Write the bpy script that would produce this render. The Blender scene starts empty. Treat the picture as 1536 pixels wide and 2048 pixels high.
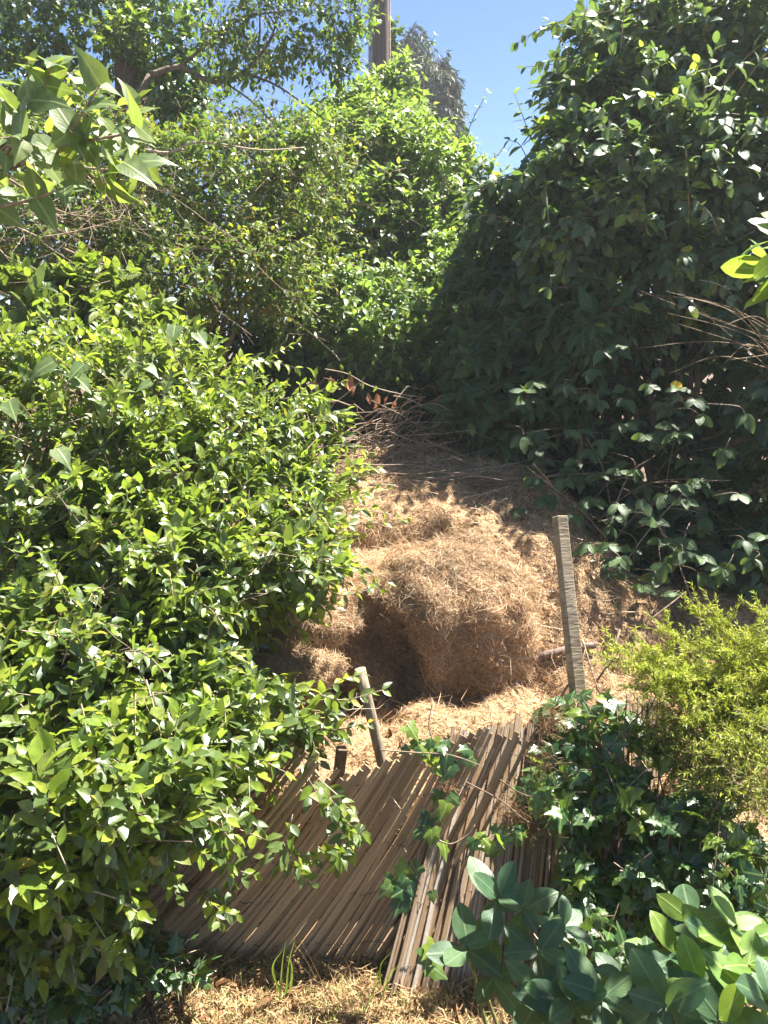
import bpy, bmesh, math, random
import numpy as np
from mathutils import Matrix, Vector

# ------------------------------------------------------------------ camera, sky, sun, exposure
scene = bpy.context.scene
EYE = np.array([0.0, 0.0, 1.9]); PITCH = math.radians(12.0); FPX = 1547.0   # pixels of the 1536 x 2048 photograph
cam = bpy.data.cameras.new("camera"); cam_o = bpy.data.objects.new("camera", cam)
scene.collection.objects.link(cam_o); scene.camera = cam_o
cam.sensor_fit = 'VERTICAL'; cam.sensor_height = 24.0; cam.lens = 24.0 * FPX / 2048.0
cam.clip_start = 0.05; cam.clip_end = 2000.0
cam_o.location = EYE; cam_o.rotation_euler = (math.pi / 2 - PITCH, 0, 0)

SUN_EL, SUN_AZ = math.radians(61.0), math.radians(54.0)      # azimuth measured from +Y (view) towards +X (right)
world = bpy.data.worlds.new("World"); scene.world = world; world.use_nodes = True
wn = world.node_tree.nodes; wn.clear()
sky = wn.new('ShaderNodeTexSky'); sky.sky_type = 'NISHITA'; sky.sun_disc = False
sky.sun_elevation = SUN_EL; sky.sun_rotation = SUN_AZ; sky.air_density = 0.68; sky.dust_density = 0.0; sky.ozone_density = 5.0
bg = wn.new('ShaderNodeBackground'); bg.inputs['Strength'].default_value = 0.05
wo = wn.new('ShaderNodeOutputWorld')
world.node_tree.links.new(sky.outputs[0], bg.inputs[0]); world.node_tree.links.new(bg.outputs[0], wo.inputs[0])
sun = bpy.data.lights.new("sun", 'SUN'); sun.energy = 5.0; sun.angle = math.radians(0.53); sun.color = (1.0, 0.95, 0.86)
sun_o = bpy.data.objects.new("sun", sun); scene.collection.objects.link(sun_o)
SUN_DIR = Vector((math.cos(SUN_EL) * math.sin(SUN_AZ), math.cos(SUN_EL) * math.cos(SUN_AZ), math.sin(SUN_EL)))
sun_o.rotation_euler = SUN_DIR.to_track_quat('Z', 'Y').to_euler(); sun_o.location = (4, 2, 9)
scene.view_settings.view_transform = 'Standard'; scene.view_settings.look = 'None'
scene.view_settings.gamma = 1.0; scene.view_settings.use_curve_mapping = False
scene.view_settings.exposure = 2.25
scene.cycles.max_bounces = 5; scene.cycles.diffuse_bounces = 3; scene.cycles.glossy_bounces = 2
scene.cycles.transmission_bounces = 4; scene.cycles.use_denoising = True
scene.cycles.sample_clamp_indirect = 6.0

# ------------------------------------------------------------------ helpers
COL = scene.collection
RNG = np.random.default_rng(11)
FWD = np.array([0, math.cos(PITCH), -math.sin(PITCH)]); UPV = np.array([0, math.sin(PITCH), math.cos(PITCH)]); RGT = np.array([1.0, 0, 0])
ZUP = np.array([0, 0, 1.0])
def P(px, py, d):                       # photo pixel + depth along the optical axis -> world point
    return EYE + d * (FWD + RGT * (px - 768) / FPX + UPV * (1024 - py) / FPX)
def PY(px, py, Y):                      # photo pixel + world Y
    v = FWD + RGT * (px - 768) / FPX + UPV * (1024 - py) / FPX
    return EYE + v * (Y / v[1])
def PZ(px, py, z):
    v = FWD + RGT * (px - 768) / FPX + UPV * (1024 - py) / FPX
    return EYE + v * ((z - EYE[2]) / v[2])
def project(pts):
    q = pts - EYE; d = q @ FWD
    dd = np.where(d > 1e-3, d, 1e-3)
    return 768 + FPX * (q @ RGT) / dd, 1024 - FPX * (q @ UPV) / dd, d
def nrm(a): return a / np.maximum(np.linalg.norm(a, axis=-1, keepdims=True), 1e-9)
def sstep(a, b, x):
    t = np.clip((x - a) / (b - a), 0, 1); return t * t * (3 - 2 * t)

class MB:                               # collects triangles for ONE mesh
    def __init__(s): s.v = []; s.f = []; s.m = []; s.uv = []; s.n = 0
    def add(s, v, f, m=0, uv=None):
        v = np.asarray(v, float); f = np.asarray(f, np.int64)
        s.v.append(v); s.f.append(f + s.n); s.n += len(v)
        s.m.append(np.full(len(f), m, np.int32) if np.isscalar(m) else np.asarray(m, np.int32))
        s.uv.append(np.zeros((len(v), 2)) if uv is None else uv)
    def mesh(s, name, mats, smooth=True):
        me = bpy.data.meshes.new(name)
        v = np.concatenate(s.v); f = np.concatenate(s.f); m = np.concatenate(s.m); uv = np.concatenate(s.uv)
        me.vertices.add(len(v)); me.vertices.foreach_set('co', v.astype(np.float32).ravel())
        me.loops.add(f.size); me.loops.foreach_set('vertex_index', f.astype(np.int32).ravel())
        me.polygons.add(len(f)); me.polygons.foreach_set('loop_start', (np.arange(len(f)) * 3).astype(np.int32))
        me.polygons.foreach_set('material_index', m)
        me.polygons.foreach_set('use_smooth', np.full(len(f), smooth))
        ul = me.uv_layers.new(name='uv'); ul.data.foreach_set('uv', uv[f.ravel()].astype(np.float32).ravel())
        for mt in (mats if isinstance(mats, (list, tuple)) else [mats]): me.materials.append(mt)
        me.update(); return me
def link(name, me, parent=None, kind=None, label=None):
    o = bpy.data.objects.new(name, me); COL.objects.link(o)
    if parent is not None: o.parent = parent
    if kind: o['kind'] = kind
    if label: o['label'] = label
    return o
def thing(name, label, cat, loc, group=None):
    o = bpy.data.objects.new(name, None); COL.objects.link(o); o.location = loc
    o.empty_display_size = 0.1
    o['label'] = label; o['category'] = cat
    if group: o['group'] = group
    return o
def tag(o, label, cat, group=None):
    o['label'] = label; o['category'] = cat
    if group: o['group'] = group
    return o
def tube(mb, pts, rad, sides=6, m=0, caps=True):
    pts = np.asarray(pts, float); n = len(pts); rad = np.broadcast_to(np.asarray(rad, float), (n,))
    T = nrm(np.gradient(pts, axis=0)); ref = np.array([0.31, 0.17, 0.93])
    A = nrm(np.cross(T, ref)); B = np.cross(T, A)
    a = np.arange(sides) / sides * 2 * math.pi
    v = (pts[:, None] + rad[:, None, None] * (np.cos(a)[None, :, None] * A[:, None] + np.sin(a)[None, :, None] * B[:, None])).reshape(-1, 3)
    f = []
    for i in range(n - 1):
        for k in range(sides):
            a0 = i * sides + k; a1 = i * sides + (k + 1) % sides; b0 = a0 + sides; b1 = a1 + sides
            f += [(a0, a1, b1), (a0, b1, b0)]
    if caps:
        v = np.vstack([v, pts[0], pts[-1]]); c0 = n * sides; c1 = c0 + 1
        for k in range(sides):
            f += [(c0, (k + 1) % sides, k), (c1, (n - 1) * sides + k, (n - 1) * sides + (k + 1) % sides)]
    uv = np.zeros((len(v), 2)); uv[:n * sides, 1] = np.repeat(np.linspace(0, 1, n), sides)
    mb.add(v, f, m, uv)
def wob(p0, p1, n, amp, rng, sag=0.0):  # wobbly polyline between two points
    t = np.linspace(0, 1, n)[:, None]; p = np.asarray(p0) * (1 - t) + np.asarray(p1) * t
    w = rng.normal(0, amp, (n, 3)); w[0] = 0; w[-1] = 0
    p = p + w; p[:, 2] -= sag * (4 * t[:, 0] * (1 - t[:, 0])); return p
def smooth_line(pts, k=4):              # Catmull-Rom through the points
    p = np.asarray(pts, float); p = np.vstack([2 * p[0] - p[1], p, 2 * p[-1] - p[-2]]); out = []
    for i in range(1, len(p) - 2):
        for t in np.linspace(0, 1, k, endpoint=False):
            out.append(0.5 * (2 * p[i] + (p[i + 1] - p[i - 1]) * t + (2 * p[i - 1] - 5 * p[i] + 4 * p[i + 1] - p[i + 2]) * t * t + (3 * p[i] - p[i - 1] - 3 * p[i + 1] + p[i + 2]) * t ** 3))
    out.append(p[-2]); return np.array(out)
def segs(mb, p0, p1, r0, r1, m=0):      # many thin three-sided stems at once
    n = len(p0)
    if n == 0: return
    T = nrm(p1 - p0); A = nrm(np.cross(T, np.array([0.31, 0.17, 0.93]))); B = np.cross(T, A)
    a = np.array([0, 2.094, 4.189]); ring = np.cos(a)[None, :, None] * A[:, None] + np.sin(a)[None, :, None] * B[:, None]
    r0 = np.broadcast_to(r0, (n,)); r1 = np.broadcast_to(r1, (n,))
    v = np.concatenate([p0[:, None] + ring * r0[:, None, None], p1[:, None] + ring * r1[:, None, None]], 1).reshape(-1, 3)
    base = np.array([(0, 1, 4), (0, 4, 3), (1, 2, 5), (1, 5, 4), (2, 0, 3), (2, 3, 5)])
    mb.add(v, (np.arange(n)[:, None, None] * 6 + base[None]).reshape(-1, 3), m)

# ------------------------------------------------------------------ materials
def new_mat(name):
    m = bpy.data.materials.new(name); m.use_nodes = True; nt = m.node_tree; nt.nodes.clear()
    out = nt.nodes.new('ShaderNodeOutputMaterial'); return m, nt, out
def N(nt, t, **kw):
    n = nt.nodes.new(t)
    for k, v in kw.items(): setattr(n, k, v)
    return n
def ramp(nt, fac, stops, interp='LINEAR'):
    r = N(nt, 'ShaderNodeValToRGB'); r.color_ramp.interpolation = interp
    e = r.color_ramp.elements
    while len(e) < len(stops): e.new(0.5)
    for el, (p, c) in zip(e, stops): el.position = p; el.color = (*c, 1)
    nt.links.new(fac, r.inputs[0]); return r.outputs[0]
def rand_out(nt):                       # one random number per leaf, loose island or object
    g = N(nt, 'ShaderNodeNewGeometry'); oi = N(nt, 'ShaderNodeObjectInfo')
    a = N(nt, 'ShaderNodeMath', operation='ADD'); nt.links.new(g.outputs['Random Per Island'], a.inputs[0]); nt.links.new(oi.outputs['Random'], a.inputs[1])
    f = N(nt, 'ShaderNodeMath', operation='FRACT'); nt.links.new(a.outputs[0], f.inputs[0]); return f.outputs[0], g
def mixc(nt, fac, a, b, mode='MIX'):
    m = N(nt, 'ShaderNodeMix', data_type='RGBA', blend_type=mode)
    for s, v in ((0, fac), (6, a), (7, b)):
        if hasattr(v, 'is_output') or hasattr(v, 'links'): nt.links.new(v, m.inputs[s])
        else: m.inputs[s].default_value = v if np.isscalar(v) else (*v, 1)
    return m.outputs[2]
def leaf_mat(name, stops, rough=0.4, trans=0.4, tcol=(0.25, 0.42, 0.04), spec=0.5, vein=None, blotch=0.35):
    m, nt, out = new_mat(name); r, g = rand_out(nt)
    c = ramp(nt, r, stops)
    no = N(nt, 'ShaderNodeTexNoise'); no.inputs['Scale'].default_value = 55.0; no.inputs['Detail'].default_value = 3.0
    tc = N(nt, 'ShaderNodeNewGeometry'); nt.links.new(tc.outputs['Position'], no.inputs['Vector'])
    k = ramp(nt, no.outputs[0], [(0.3, (1 - blotch,) * 3), (0.7, (1 + blotch * 0.6,) * 3)])
    c = mixc(nt, 1.0, c, k, 'MULTIPLY')
    uv = N(nt, 'ShaderNodeUVMap', uv_map='uv'); sx = N(nt, 'ShaderNodeSeparateXYZ'); nt.links.new(uv.outputs[0], sx.inputs[0])
    ab = N(nt, 'ShaderNodeMath', operation='ABSOLUTE'); nt.links.new(sx.outputs[0], ab.inputs[0])
    bump_h = None
    if vein:
        mr = ramp(nt, ab.outputs[0], [(0.0, (1, 1, 1)), (0.05, (1, 1, 1)), (0.11, (0, 0, 0))])
        w = N(nt, 'ShaderNodeMath', operation='MULTIPLY_ADD'); nt.links.new(ab.outputs[0], w.inputs[0]); w.inputs[1].default_value = -0.32
        nt.links.new(sx.outputs[1], w.inputs[2])
        w2 = N(nt, 'ShaderNodeMath', operation='MULTIPLY'); nt.links.new(w.outputs[0], w2.inputs[0]); w2.inputs[1].default_value = 9.0
        fr = N(nt, 'ShaderNodeMath', operation='PINGPONG'); nt.links.new(w2.outputs[0], fr.inputs[0]); fr.inputs[1].default_value = 0.5
        sv = ramp(nt, fr.outputs[0], [(0.0, (0.22, 0.22, 0.22)), (0.12, (0.0, 0.0, 0.0))])
        vv = mixc(nt, 1.0, mr, sv, 'LIGHTEN')
        c = mixc(nt, vv, c, vein)
        bump_h = vv
    b = N(nt, 'ShaderNodeBsdfPrincipled'); nt.links.new(c, b.inputs['Base Color'])
    b.inputs['Roughness'].default_value = rough; b.inputs['Specular IOR Level'].default_value = spec
    bp = N(nt, 'ShaderNodeBump'); bp.inputs['Strength'].default_value = 0.35; bp.inputs['Distance'].default_value = 0.004
    nt.links.new(no.outputs[0] if bump_h is None else mixc(nt, 0.5, no.outputs[0], bump_h), bp.inputs['Height']); nt.links.new(bp.outputs[0], b.inputs['Normal'])
    t = N(nt, 'ShaderNodeBsdfTranslucent'); nt.links.new(mixc(nt, 0.65, c, tcol), t.inputs[0])
    mx = N(nt, 'ShaderNodeMixShader'); mx.inputs[0].default_value = trans
    nt.links.new(b.outputs[0], mx.inputs[1]); nt.links.new(t.outputs[0], mx.inputs[2]); nt.links.new(mx.outputs[0], out.inputs[0])
    return m
def simple_mat(name, stops, rough=0.85, scale=30.0, stretch=(1, 1, 1), bump=0.4, spec=0.3, dist=0.01, coord='OBJ', var=0.5, trans=0.0):
    m, nt, out = new_mat(name); r, g = rand_out(nt)
    c0 = ramp(nt, r, stops)
    tc = N(nt, 'ShaderNodeTexCoord'); mp = N(nt, 'ShaderNodeMapping'); mp.inputs['Scale'].default_value = stretch
    nt.links.new(tc.outputs['Object'] if coord == 'OBJ' else g.outputs['Position'], mp.inputs[0])
    no = N(nt, 'ShaderNodeTexNoise'); no.inputs['Scale'].default_value = scale; no.inputs['Detail'].default_value = 5.0
    nt.links.new(mp.outputs[0], no.inputs['Vector'])
    k = ramp(nt, no.outputs[0], [(0.3, (1 - var,) * 3), (0.72, (1 + var * 0.5,) * 3)])
    c = mixc(nt, 1.0, c0, k, 'MULTIPLY')
    b = N(nt, 'ShaderNodeBsdfPrincipled'); nt.links.new(c, b.inputs['Base Color']); b.inputs['Roughness'].default_value = rough
    b.inputs['Specular IOR Level'].default_value = spec
    bp = N(nt, 'ShaderNodeBump'); bp.inputs['Strength'].default_value = bump; bp.inputs['Distance'].default_value = dist
    nt.links.new(no.outputs[0], bp.inputs['Height']); nt.links.new(bp.outputs[0], b.inputs['Normal'])
    if trans:
        t = N(nt, 'ShaderNodeBsdfTranslucent'); nt.links.new(c, t.inputs[0]); mx = N(nt, 'ShaderNodeMixShader'); mx.inputs[0].default_value = trans
        nt.links.new(b.outputs[0], mx.inputs[1]); nt.links.new(t.outputs[0], mx.inputs[2]); nt.links.new(mx.outputs[0], out.inputs[0])
    else: nt.links.new(b.outputs[0], out.inputs[0])
    return m

M = {}
M['glossy'] = leaf_mat('glossy_leaf', [(0, (0.05, 0.09, 0.022)), (0.5, (0.088, 0.138, 0.032)), (0.85, (0.135, 0.18, 0.038)), (0.985, (0.2, 0.23, 0.045)), (1, (0.5, 0.36, 0.04))], 0.4, 0.34, (0.38, 0.5, 0.05), 0.8)
M['young'] = leaf_mat('young_leaf', [(0, (0.15, 0.23, 0.03)), (0.6, (0.23, 0.31, 0.035)), (1, (0.33, 0.37, 0.045))], 0.36, 0.45, (0.42, 0.6, 0.05), 0.5)
M['lilac'] = leaf_mat('lilac_leaf', [(0, (0.11, 0.17, 0.07)), (0.7, (0.16, 0.225, 0.085)), (1, (0.22, 0.27, 0.07))], 0.42, 0.4, (0.4, 0.52, 0.05), 0.5, vein=(0.28, 0.36, 0.14))
M['small'] = leaf_mat('small_leaf', [(0, (0.04, 0.085, 0.022)), (0.55, (0.08, 0.14, 0.03)), (0.9, (0.14, 0.19, 0.035)), (0.97, (0.3, 0.24, 0.03)), (1, (0.35, 0.12, 0.03))], 0.36, 0.36, (0.28, 0.45, 0.04), 0.5)
M['small_y'] = leaf_mat('small_young_leaf', [(0, (0.11, 0.18, 0.028)), (1, (0.21, 0.26, 0.038))], 0.4, 0.42, (0.45, 0.5, 0.03))
M['ivy'] = leaf_mat('ivy_leaf', [(0, (0.025, 0.065, 0.022)), (0.6, (0.045, 0.105, 0.03)), (1, (0.1, 0.16, 0.035))], 0.27, 0.3, (0.3, 0.48, 0.04), 0.65, vein=(0.13, 0.2, 0.07))
M['ivy_y'] = leaf_mat('ivy_young_leaf', [(0, (0.13, 0.21, 0.03)), (1, (0.22, 0.29, 0.04))], 0.33, 0.42, (0.4, 0.56, 0.05), 0.5, vein=(0.26, 0.34, 0.1))
M['hedge'] = leaf_mat('hedge_leaf', [(0, (0.07, 0.135, 0.035)), (0.6, (0.115, 0.195, 0.048)), (1, (0.19, 0.26, 0.055))], 0.4, 0.4, (0.36, 0.54, 0.06), 0.5)
M['hedge_y'] = leaf_mat('hedge_young_leaf', [(0, (0.16, 0.26, 0.045)), (1, (0.26, 0.35, 0.06))], 0.45, 0.45, (0.44, 0.6, 0.07))
M['oval'] = leaf_mat('oval_leaf', [(0, (0.055, 0.1, 0.045)), (0.6, (0.095, 0.155, 0.07)), (0.96, (0.14, 0.2, 0.09)), (1, (0.36, 0.36, 0.03))], 0.45, 0.3, (0.26, 0.42, 0.05), 0.45, vein=(0.14, 0.2, 0.1))
M['oval_y'] = leaf_mat('oval_young_leaf', [(0, (0.15, 0.24, 0.05)), (1, (0.3, 0.36, 0.05))], 0.45, 0.42, (0.42, 0.55, 0.05), vein=(0.28, 0.34, 0.1))
M['lance'] = leaf_mat('lance_leaf', [(0, (0.03, 0.07, 0.025)), (1, (0.065, 0.12, 0.04))], 0.5, 0.3, (0.25, 0.4, 0.05), 0.25, vein=(0.1, 0.16, 0.09))
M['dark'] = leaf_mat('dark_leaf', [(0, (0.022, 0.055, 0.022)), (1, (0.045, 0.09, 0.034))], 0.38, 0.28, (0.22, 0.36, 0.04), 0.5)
M['bramble'] = leaf_mat('bramble_leaf', [(0, (0.03, 0.07, 0.025)), (1, (0.07, 0.125, 0.038))], 0.5, 0.32, (0.28, 0.42, 0.05), 0.35, vein=(0.12, 0.18, 0.07))
M['big'] = leaf_mat('broad_leaf', [(0, (0.04, 0.09, 0.045)), (0.6, (0.06, 0.12, 0.055)), (1, (0.08, 0.145, 0.05))], 0.45, 0.3, (0.3, 0.48, 0.06), 0.4, vein=(0.11, 0.18, 0.085), blotch=0.3)  # base colour darkened, painting in the shade on the left clump
M['big_y'] = leaf_mat('broad_lit_leaf', [(0, (0.12, 0.22, 0.04)), (1, (0.2, 0.3, 0.05))], 0.45, 0.42, (0.42, 0.6, 0.05), 0.4, vein=(0.26, 0.36, 0.1), blotch=0.3)  # brighter copy of the broad leaf, sunlight put into its colour
M['needle'] = leaf_mat('juniper_needle', [(0, (0.24, 0.33, 0.035)), (0.6, (0.38, 0.46, 0.045)), (1, (0.5, 0.5, 0.07))], 0.5, 0.35, (0.48, 0.52, 0.05), 0.3)
M['needle_d'] = leaf_mat('juniper_shade_needle', [(0, (0.06, 0.09, 0.022)), (1, (0.14, 0.15, 0.035))], 0.55, 0.3, (0.3, 0.34, 0.04), 0.3)  # darker copy of the needle, shade painted in mostly for lower sprays
M['conifer'] = leaf_mat('conifer_spray', [(0, (0.025, 0.05, 0.03)), (1, (0.055, 0.085, 0.05))], 0.6, 0.2, (0.12, 0.18, 0.06), 0.3)
M['dead'] = leaf_mat('dead_leaf', [(0, (0.28, 0.11, 0.05)), (1, (0.46, 0.2, 0.1))], 0.7, 0.35, (0.6, 0.26, 0.12), 0.2)
M['litter'] = leaf_mat('litter_leaf', [(0, (0.14, 0.07, 0.035)), (0.6, (0.3, 0.17, 0.08)), (1, (0.45, 0.3, 0.15))], 0.75, 0.2, (0.4, 0.22, 0.1), 0.2)
M['yellow'] = leaf_mat('yellow_leaf', [(0, (0.6, 0.4, 0.02)), (1, (0.72, 0.5, 0.04))], 0.5, 0.4, (0.8, 0.55, 0.03), 0.3)
M['bark'] = simple_mat('bark', [(0, (0.12, 0.085, 0.06)), (1, (0.22, 0.17, 0.12))], 0.9, 40, bump=0.7)
M['twig'] = simple_mat('twig', [(0, (0.18, 0.12, 0.08)), (0.6, (0.34, 0.25, 0.17)), (1, (0.48, 0.39, 0.3))], 0.8, 60)
M['green_stem'] = simple_mat('green_stem', [(0, (0.14, 0.15, 0.04)), (1, (0.26, 0.22, 0.07))], 0.6, 60)
M['straw'] = simple_mat('straw', [(0, (0.24, 0.14, 0.075)), (0.25, (0.48, 0.31, 0.165)), (0.7, (0.66, 0.465, 0.29)), (0.9, (0.76, 0.6, 0.41)), (1, (0.44, 0.4, 0.23))], 0.75, 2.2, coord='POS', var=0.35, bump=0.1, trans=0.22)
M['clump'] = simple_mat('clippings', [(0, (0.4, 0.25, 0.13)), (1, (0.4, 0.25, 0.13))], 0.9, 45, coord='POS', var=0.6, bump=1.0, dist=0.03)
M['lawn'] = simple_mat('dry_lawn_blade', [(0, (0.28, 0.16, 0.08)), (0.5, (0.5, 0.34, 0.18)), (0.8, (0.56, 0.43, 0.22)), (0.9, (0.26, 0.27, 0.08)), (1, (0.16, 0.22, 0.05))], 0.75, 2.0, coord='POS', var=0.3, bump=0.1, trans=0.25)
M['grass'] = leaf_mat('green_blade', [(0, (0.12, 0.2, 0.03)), (1, (0.24, 0.32, 0.06))], 0.45, 0.4, (0.4, 0.56, 0.06))
M['dry_stalk'] = simple_mat('dry_stalk', [(0, (0.2, 0.13, 0.07)), (1, (0.36, 0.26, 0.15))], 0.7, 30)
M['slat'] = simple_mat('bamboo_slat', [(0, (0.24, 0.15, 0.08)), (0.4, (0.38, 0.26, 0.145)), (0.8, (0.48, 0.345, 0.2)), (1, (0.3, 0.2, 0.11))], 0.6, 9, stretch=(6, 6, 0.5), bump=0.5, var=0.35, spec=0.4, dist=0.003)
M['slat_grey'] = simple_mat('weathered_slat', [(0, (0.18, 0.1, 0.05)), (0.3, (0.3, 0.195, 0.115)), (0.65, (0.4, 0.31, 0.22)), (0.85, (0.5, 0.42, 0.34)), (1, (0.26, 0.16, 0.085))], 0.55, 9, stretch=(7, 7, 0.45), bump=0.6, var=0.5, spec=0.5, dist=0.003)
M['wire'] = simple_mat('wire', [(0, (0.1, 0.075, 0.055)), (1, (0.14, 0.11, 0.08))], 0.6, 40)
M['stake'] = simple_mat('grey_stake', [(0, (0.3, 0.235, 0.165)), (1, (0.32, 0.25, 0.18))], 0.85, 14, stretch=(5, 5, 0.7), bump=0.5, var=0.4)
M['soil'] = simple_mat('soil', [(0, (0.12, 0.075, 0.042)), (1, (0.12, 0.075, 0.042))], 0.95, 7, coord='POS', var=0.6, bump=1.0, dist=0.04)
M['plaster'] = simple_mat('pale_scrap', [(0, (0.6, 0.57, 0.55)), (1, (0.7, 0.66, 0.64))], 0.7, 40)
# square post: rough-sawn timber with saw marks across the face
def post_mat():
    m, nt, out = new_mat('sawn_timber'); tc = N(nt, 'ShaderNodeTexCoord'); mp = N(nt, 'ShaderNodeMapping'); mp.inputs['Scale'].default_value = (14, 14, 75)
    nt.links.new(tc.outputs['Object'], mp.inputs[0])
    n1 = N(nt, 'ShaderNodeTexNoise'); n1.inputs['Scale'].default_value = 1.0; n1.inputs['Detail'].default_value = 4; n1.inputs['Distortion'].default_value = 1.2; nt.links.new(mp.outputs[0], n1.inputs['Vector'])
    n2 = N(nt, 'ShaderNodeTexNoise'); n2.inputs['Scale'].default_value = 7.0; n2.inputs['Detail'].default_value = 4; nt.links.new(tc.outputs['Object'], n2.inputs['Vector'])
    c = ramp(nt, n1.outputs[0], [(0.3, (0.2, 0.15, 0.1)), (0.5, (0.32, 0.25, 0.17)), (0.75, (0.41, 0.33, 0.23))])
    c = mixc(nt, 1.0, c, ramp(nt, n2.outputs[0], [(0.35, (0.75, 0.75, 0.7)), (0.65, (1.1, 1.1, 1.1))]), 'MULTIPLY')
    b = N(nt, 'ShaderNodeBsdfPrincipled'); nt.links.new(c, b.inputs['Base Color']); b.inputs['Roughness'].default_value = 0.85
    bp = N(nt, 'ShaderNodeBump'); bp.inputs['Strength'].default_value = 0.8; bp.inputs['Distance'].default_value = 0.004; nt.links.new(n1.outputs[0], bp.inputs['Height']); nt.links.new(bp.outputs[0], b.inputs['Normal'])
    nt.links.new(b.outputs[0], out.inputs[0]); return m
M['post'] = post_mat()
M['pole'] = simple_mat('pole_wood', [(0, (0.11, 0.08, 0.07)), (1, (0.125, 0.09, 0.075))], 0.9, 4, stretch=(6, 6, 0.4), bump=0.6, var=0.4, dist=0.02)
M['guard'] = simple_mat('cable_guard', [(0, (0.24, 0.26, 0.27)), (1, (0.26, 0.28, 0.29))], 0.6, 8)

# ------------------------------------------------------------------ leaf shapes (unit length along +Y, face up +Z)
def strip_leaf(stations, fold=0.25, curl=-0.15, wave=0.0, seed=0, tipy=1.0, twist=0.0):
    r = np.random.default_rng(seed); v = [(0, 0, 0)]; uv = [(0, 0)]; wm = max(s[1] for s in stations)
    for s in stations:
        y, w = s[0], s[1]; dy = s[2] if len(s) > 2 else 0
        z = curl * y * y
        for sg in (-1, 0, 1):
            zz = z + (fold * w if sg else 0) + (r.normal(0, wave) if sg else 0) + twist * sg * y * w
            v.append((sg * w, y + (dy if sg else 0), zz)); uv.append((sg * w / wm, y))
    v.append((0, tipy, curl * tipy * tipy * 1.15)); uv.append((0, 1)); n = len(stations); f = [(0, 2, 1), (0, 3, 2)]
    for i in range(n - 1):
        a = 1 + 3 * i; b = a + 3
        f += [(a, a + 1, b + 1), (a, b + 1, b), (a + 1, a + 2, b + 2), (a + 1, b + 2, b + 1)]
    a = 1 + 3 * (n - 1); t = len(v) - 1; f += [(a, a + 1, t), (a + 1, a + 2, t)]
    return np.array(v, float), np.array(f), np.array(uv, float)
def ivy_leaf(seed, lob=1.0):
    r = np.random.default_rng(seed)
    o = np.array([(0.0, -0.02), (0.2, -0.12), (0.5, 0.0), (0.31 + 0.07 * (1 - lob), 0.27), (0.43, 0.52), (0.19 + 0.06 * (1 - lob), 0.58), (0.0, 1.0)])
    pts = [tuple(p) for p in o] + [(-x, y) for x, y in o[-2:0:-1]]
    v = [(0, 0.33, 0.06)]; uv = [(0, 0.33)]
    for x, y in pts:
        v.append((x * (1 + r.normal(0, 0.05)), y, -0.28 * x * x - 0.1 * (y - 0.3) ** 2 + r.normal(0, 0.035))); uv.append((x * 2, y))
    n = len(pts); f = [(0, 1 + i, 1 + (i + 1) % n) for i in range(n)]
    return np.array(v, float), np.array(f), np.array(uv, float)
OVATE = [(0.14, 0.15), (0.42, 0.25), (0.74, 0.155)]
SHAPES = {
    'ovate': [strip_leaf(OVATE, f, c, 0.012, i, twist=t) for i, (f, c, t) in enumerate([(0.35, -0.22, 0.2), (0.2, -0.05, -0.3), (0.5, -0.4, 0.0), (0.25, 0.08, 0.4)])],
    'heart': [strip_leaf([(0.07, 0.27, -0.1), (0.24, 0.39, -0.04), (0.5, 0.31), (0.76, 0.14)], f, c, 0.012, i, 1.08, t) for i, (f, c, t) in enumerate([(0.16, -0.18, 0.1), (0.08, -0.3, -0.12), (0.22, -0.08, 0.1)])],
    'oval': [strip_leaf([(0.12, 0.17), (0.4, 0.29), (0.72, 0.24), (0.92, 0.11)], f, c, 0.01, i, twist=t) for i, (f, c, t) in enumerate([(0.2, -0.25, 0.2), (0.1, -0.1, -0.2), (0.35, -0.35, 0.1)])],
    'lance': [strip_leaf([(0.15, 0.1), (0.42, 0.155), (0.74, 0.09)], f, c, 0.006, i, twist=t) for i, (f, c, t) in enumerate([(0.4, -0.5, 0.3), (0.3, -0.3, -0.6), (0.5, -0.75, 0.5)])],
    'tiny': [strip_leaf([(0.5, 0.27)], f, c, 0.01, i, twist=t) for i, (f, c, t) in enumerate([(0.3, -0.2, 0.2), (0.15, 0.1, -0.3), (0.5, -0.3, 0)])],
    'tiny2': [strip_leaf([(0.3, 0.24), (0.68, 0.2)], f, c, 0.015, i, twist=t) for i, (f, c, t) in enumerate([(0.3, -0.25, 0.2), (0.15, 0.05, -0.3), (0.45, -0.4, 0)])],
    'ivy': [ivy_leaf(i, l) for i, l in enumerate([1.0, 0.6, 0.85, 0.2])],
    'broad': [strip_leaf([(0.05, 0.06), (0.16, 0.15), (0.32, 0.235), (0.5, 0.275), (0.68, 0.255), (0.84, 0.175), (0.94, 0.085)], f, c, 0.006, i, twist=t) for i, (f, c, t) in enumerate([(0.12, -0.16, 0.12), (0.05, -0.05, -0.12), (0.18, -0.28, 0.05), (0.1, 0.06, 0.15)])],
    'needle': [strip_leaf([(0.4, 0.1)], 0.2, c, 0, i) for i, c in enumerate([-0.15, 0.1])],
    'spray': [strip_leaf([(0.35, 0.13), (0.75, 0.1)], 0.3, c, 0.02, i) for i, c in enumerate([-0.2, -0.45])],
    'curled': [strip_leaf([(0.2, 0.16), (0.55, 0.22), (0.85, 0.1)], f, c, 0.04, i, twist=t) for i, (f, c, t) in enumerate([(1.0, -0.5, 0.6), (0.7, 0.4, -0.8), (1.3, -0.2, 0.2)])],
}

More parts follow.
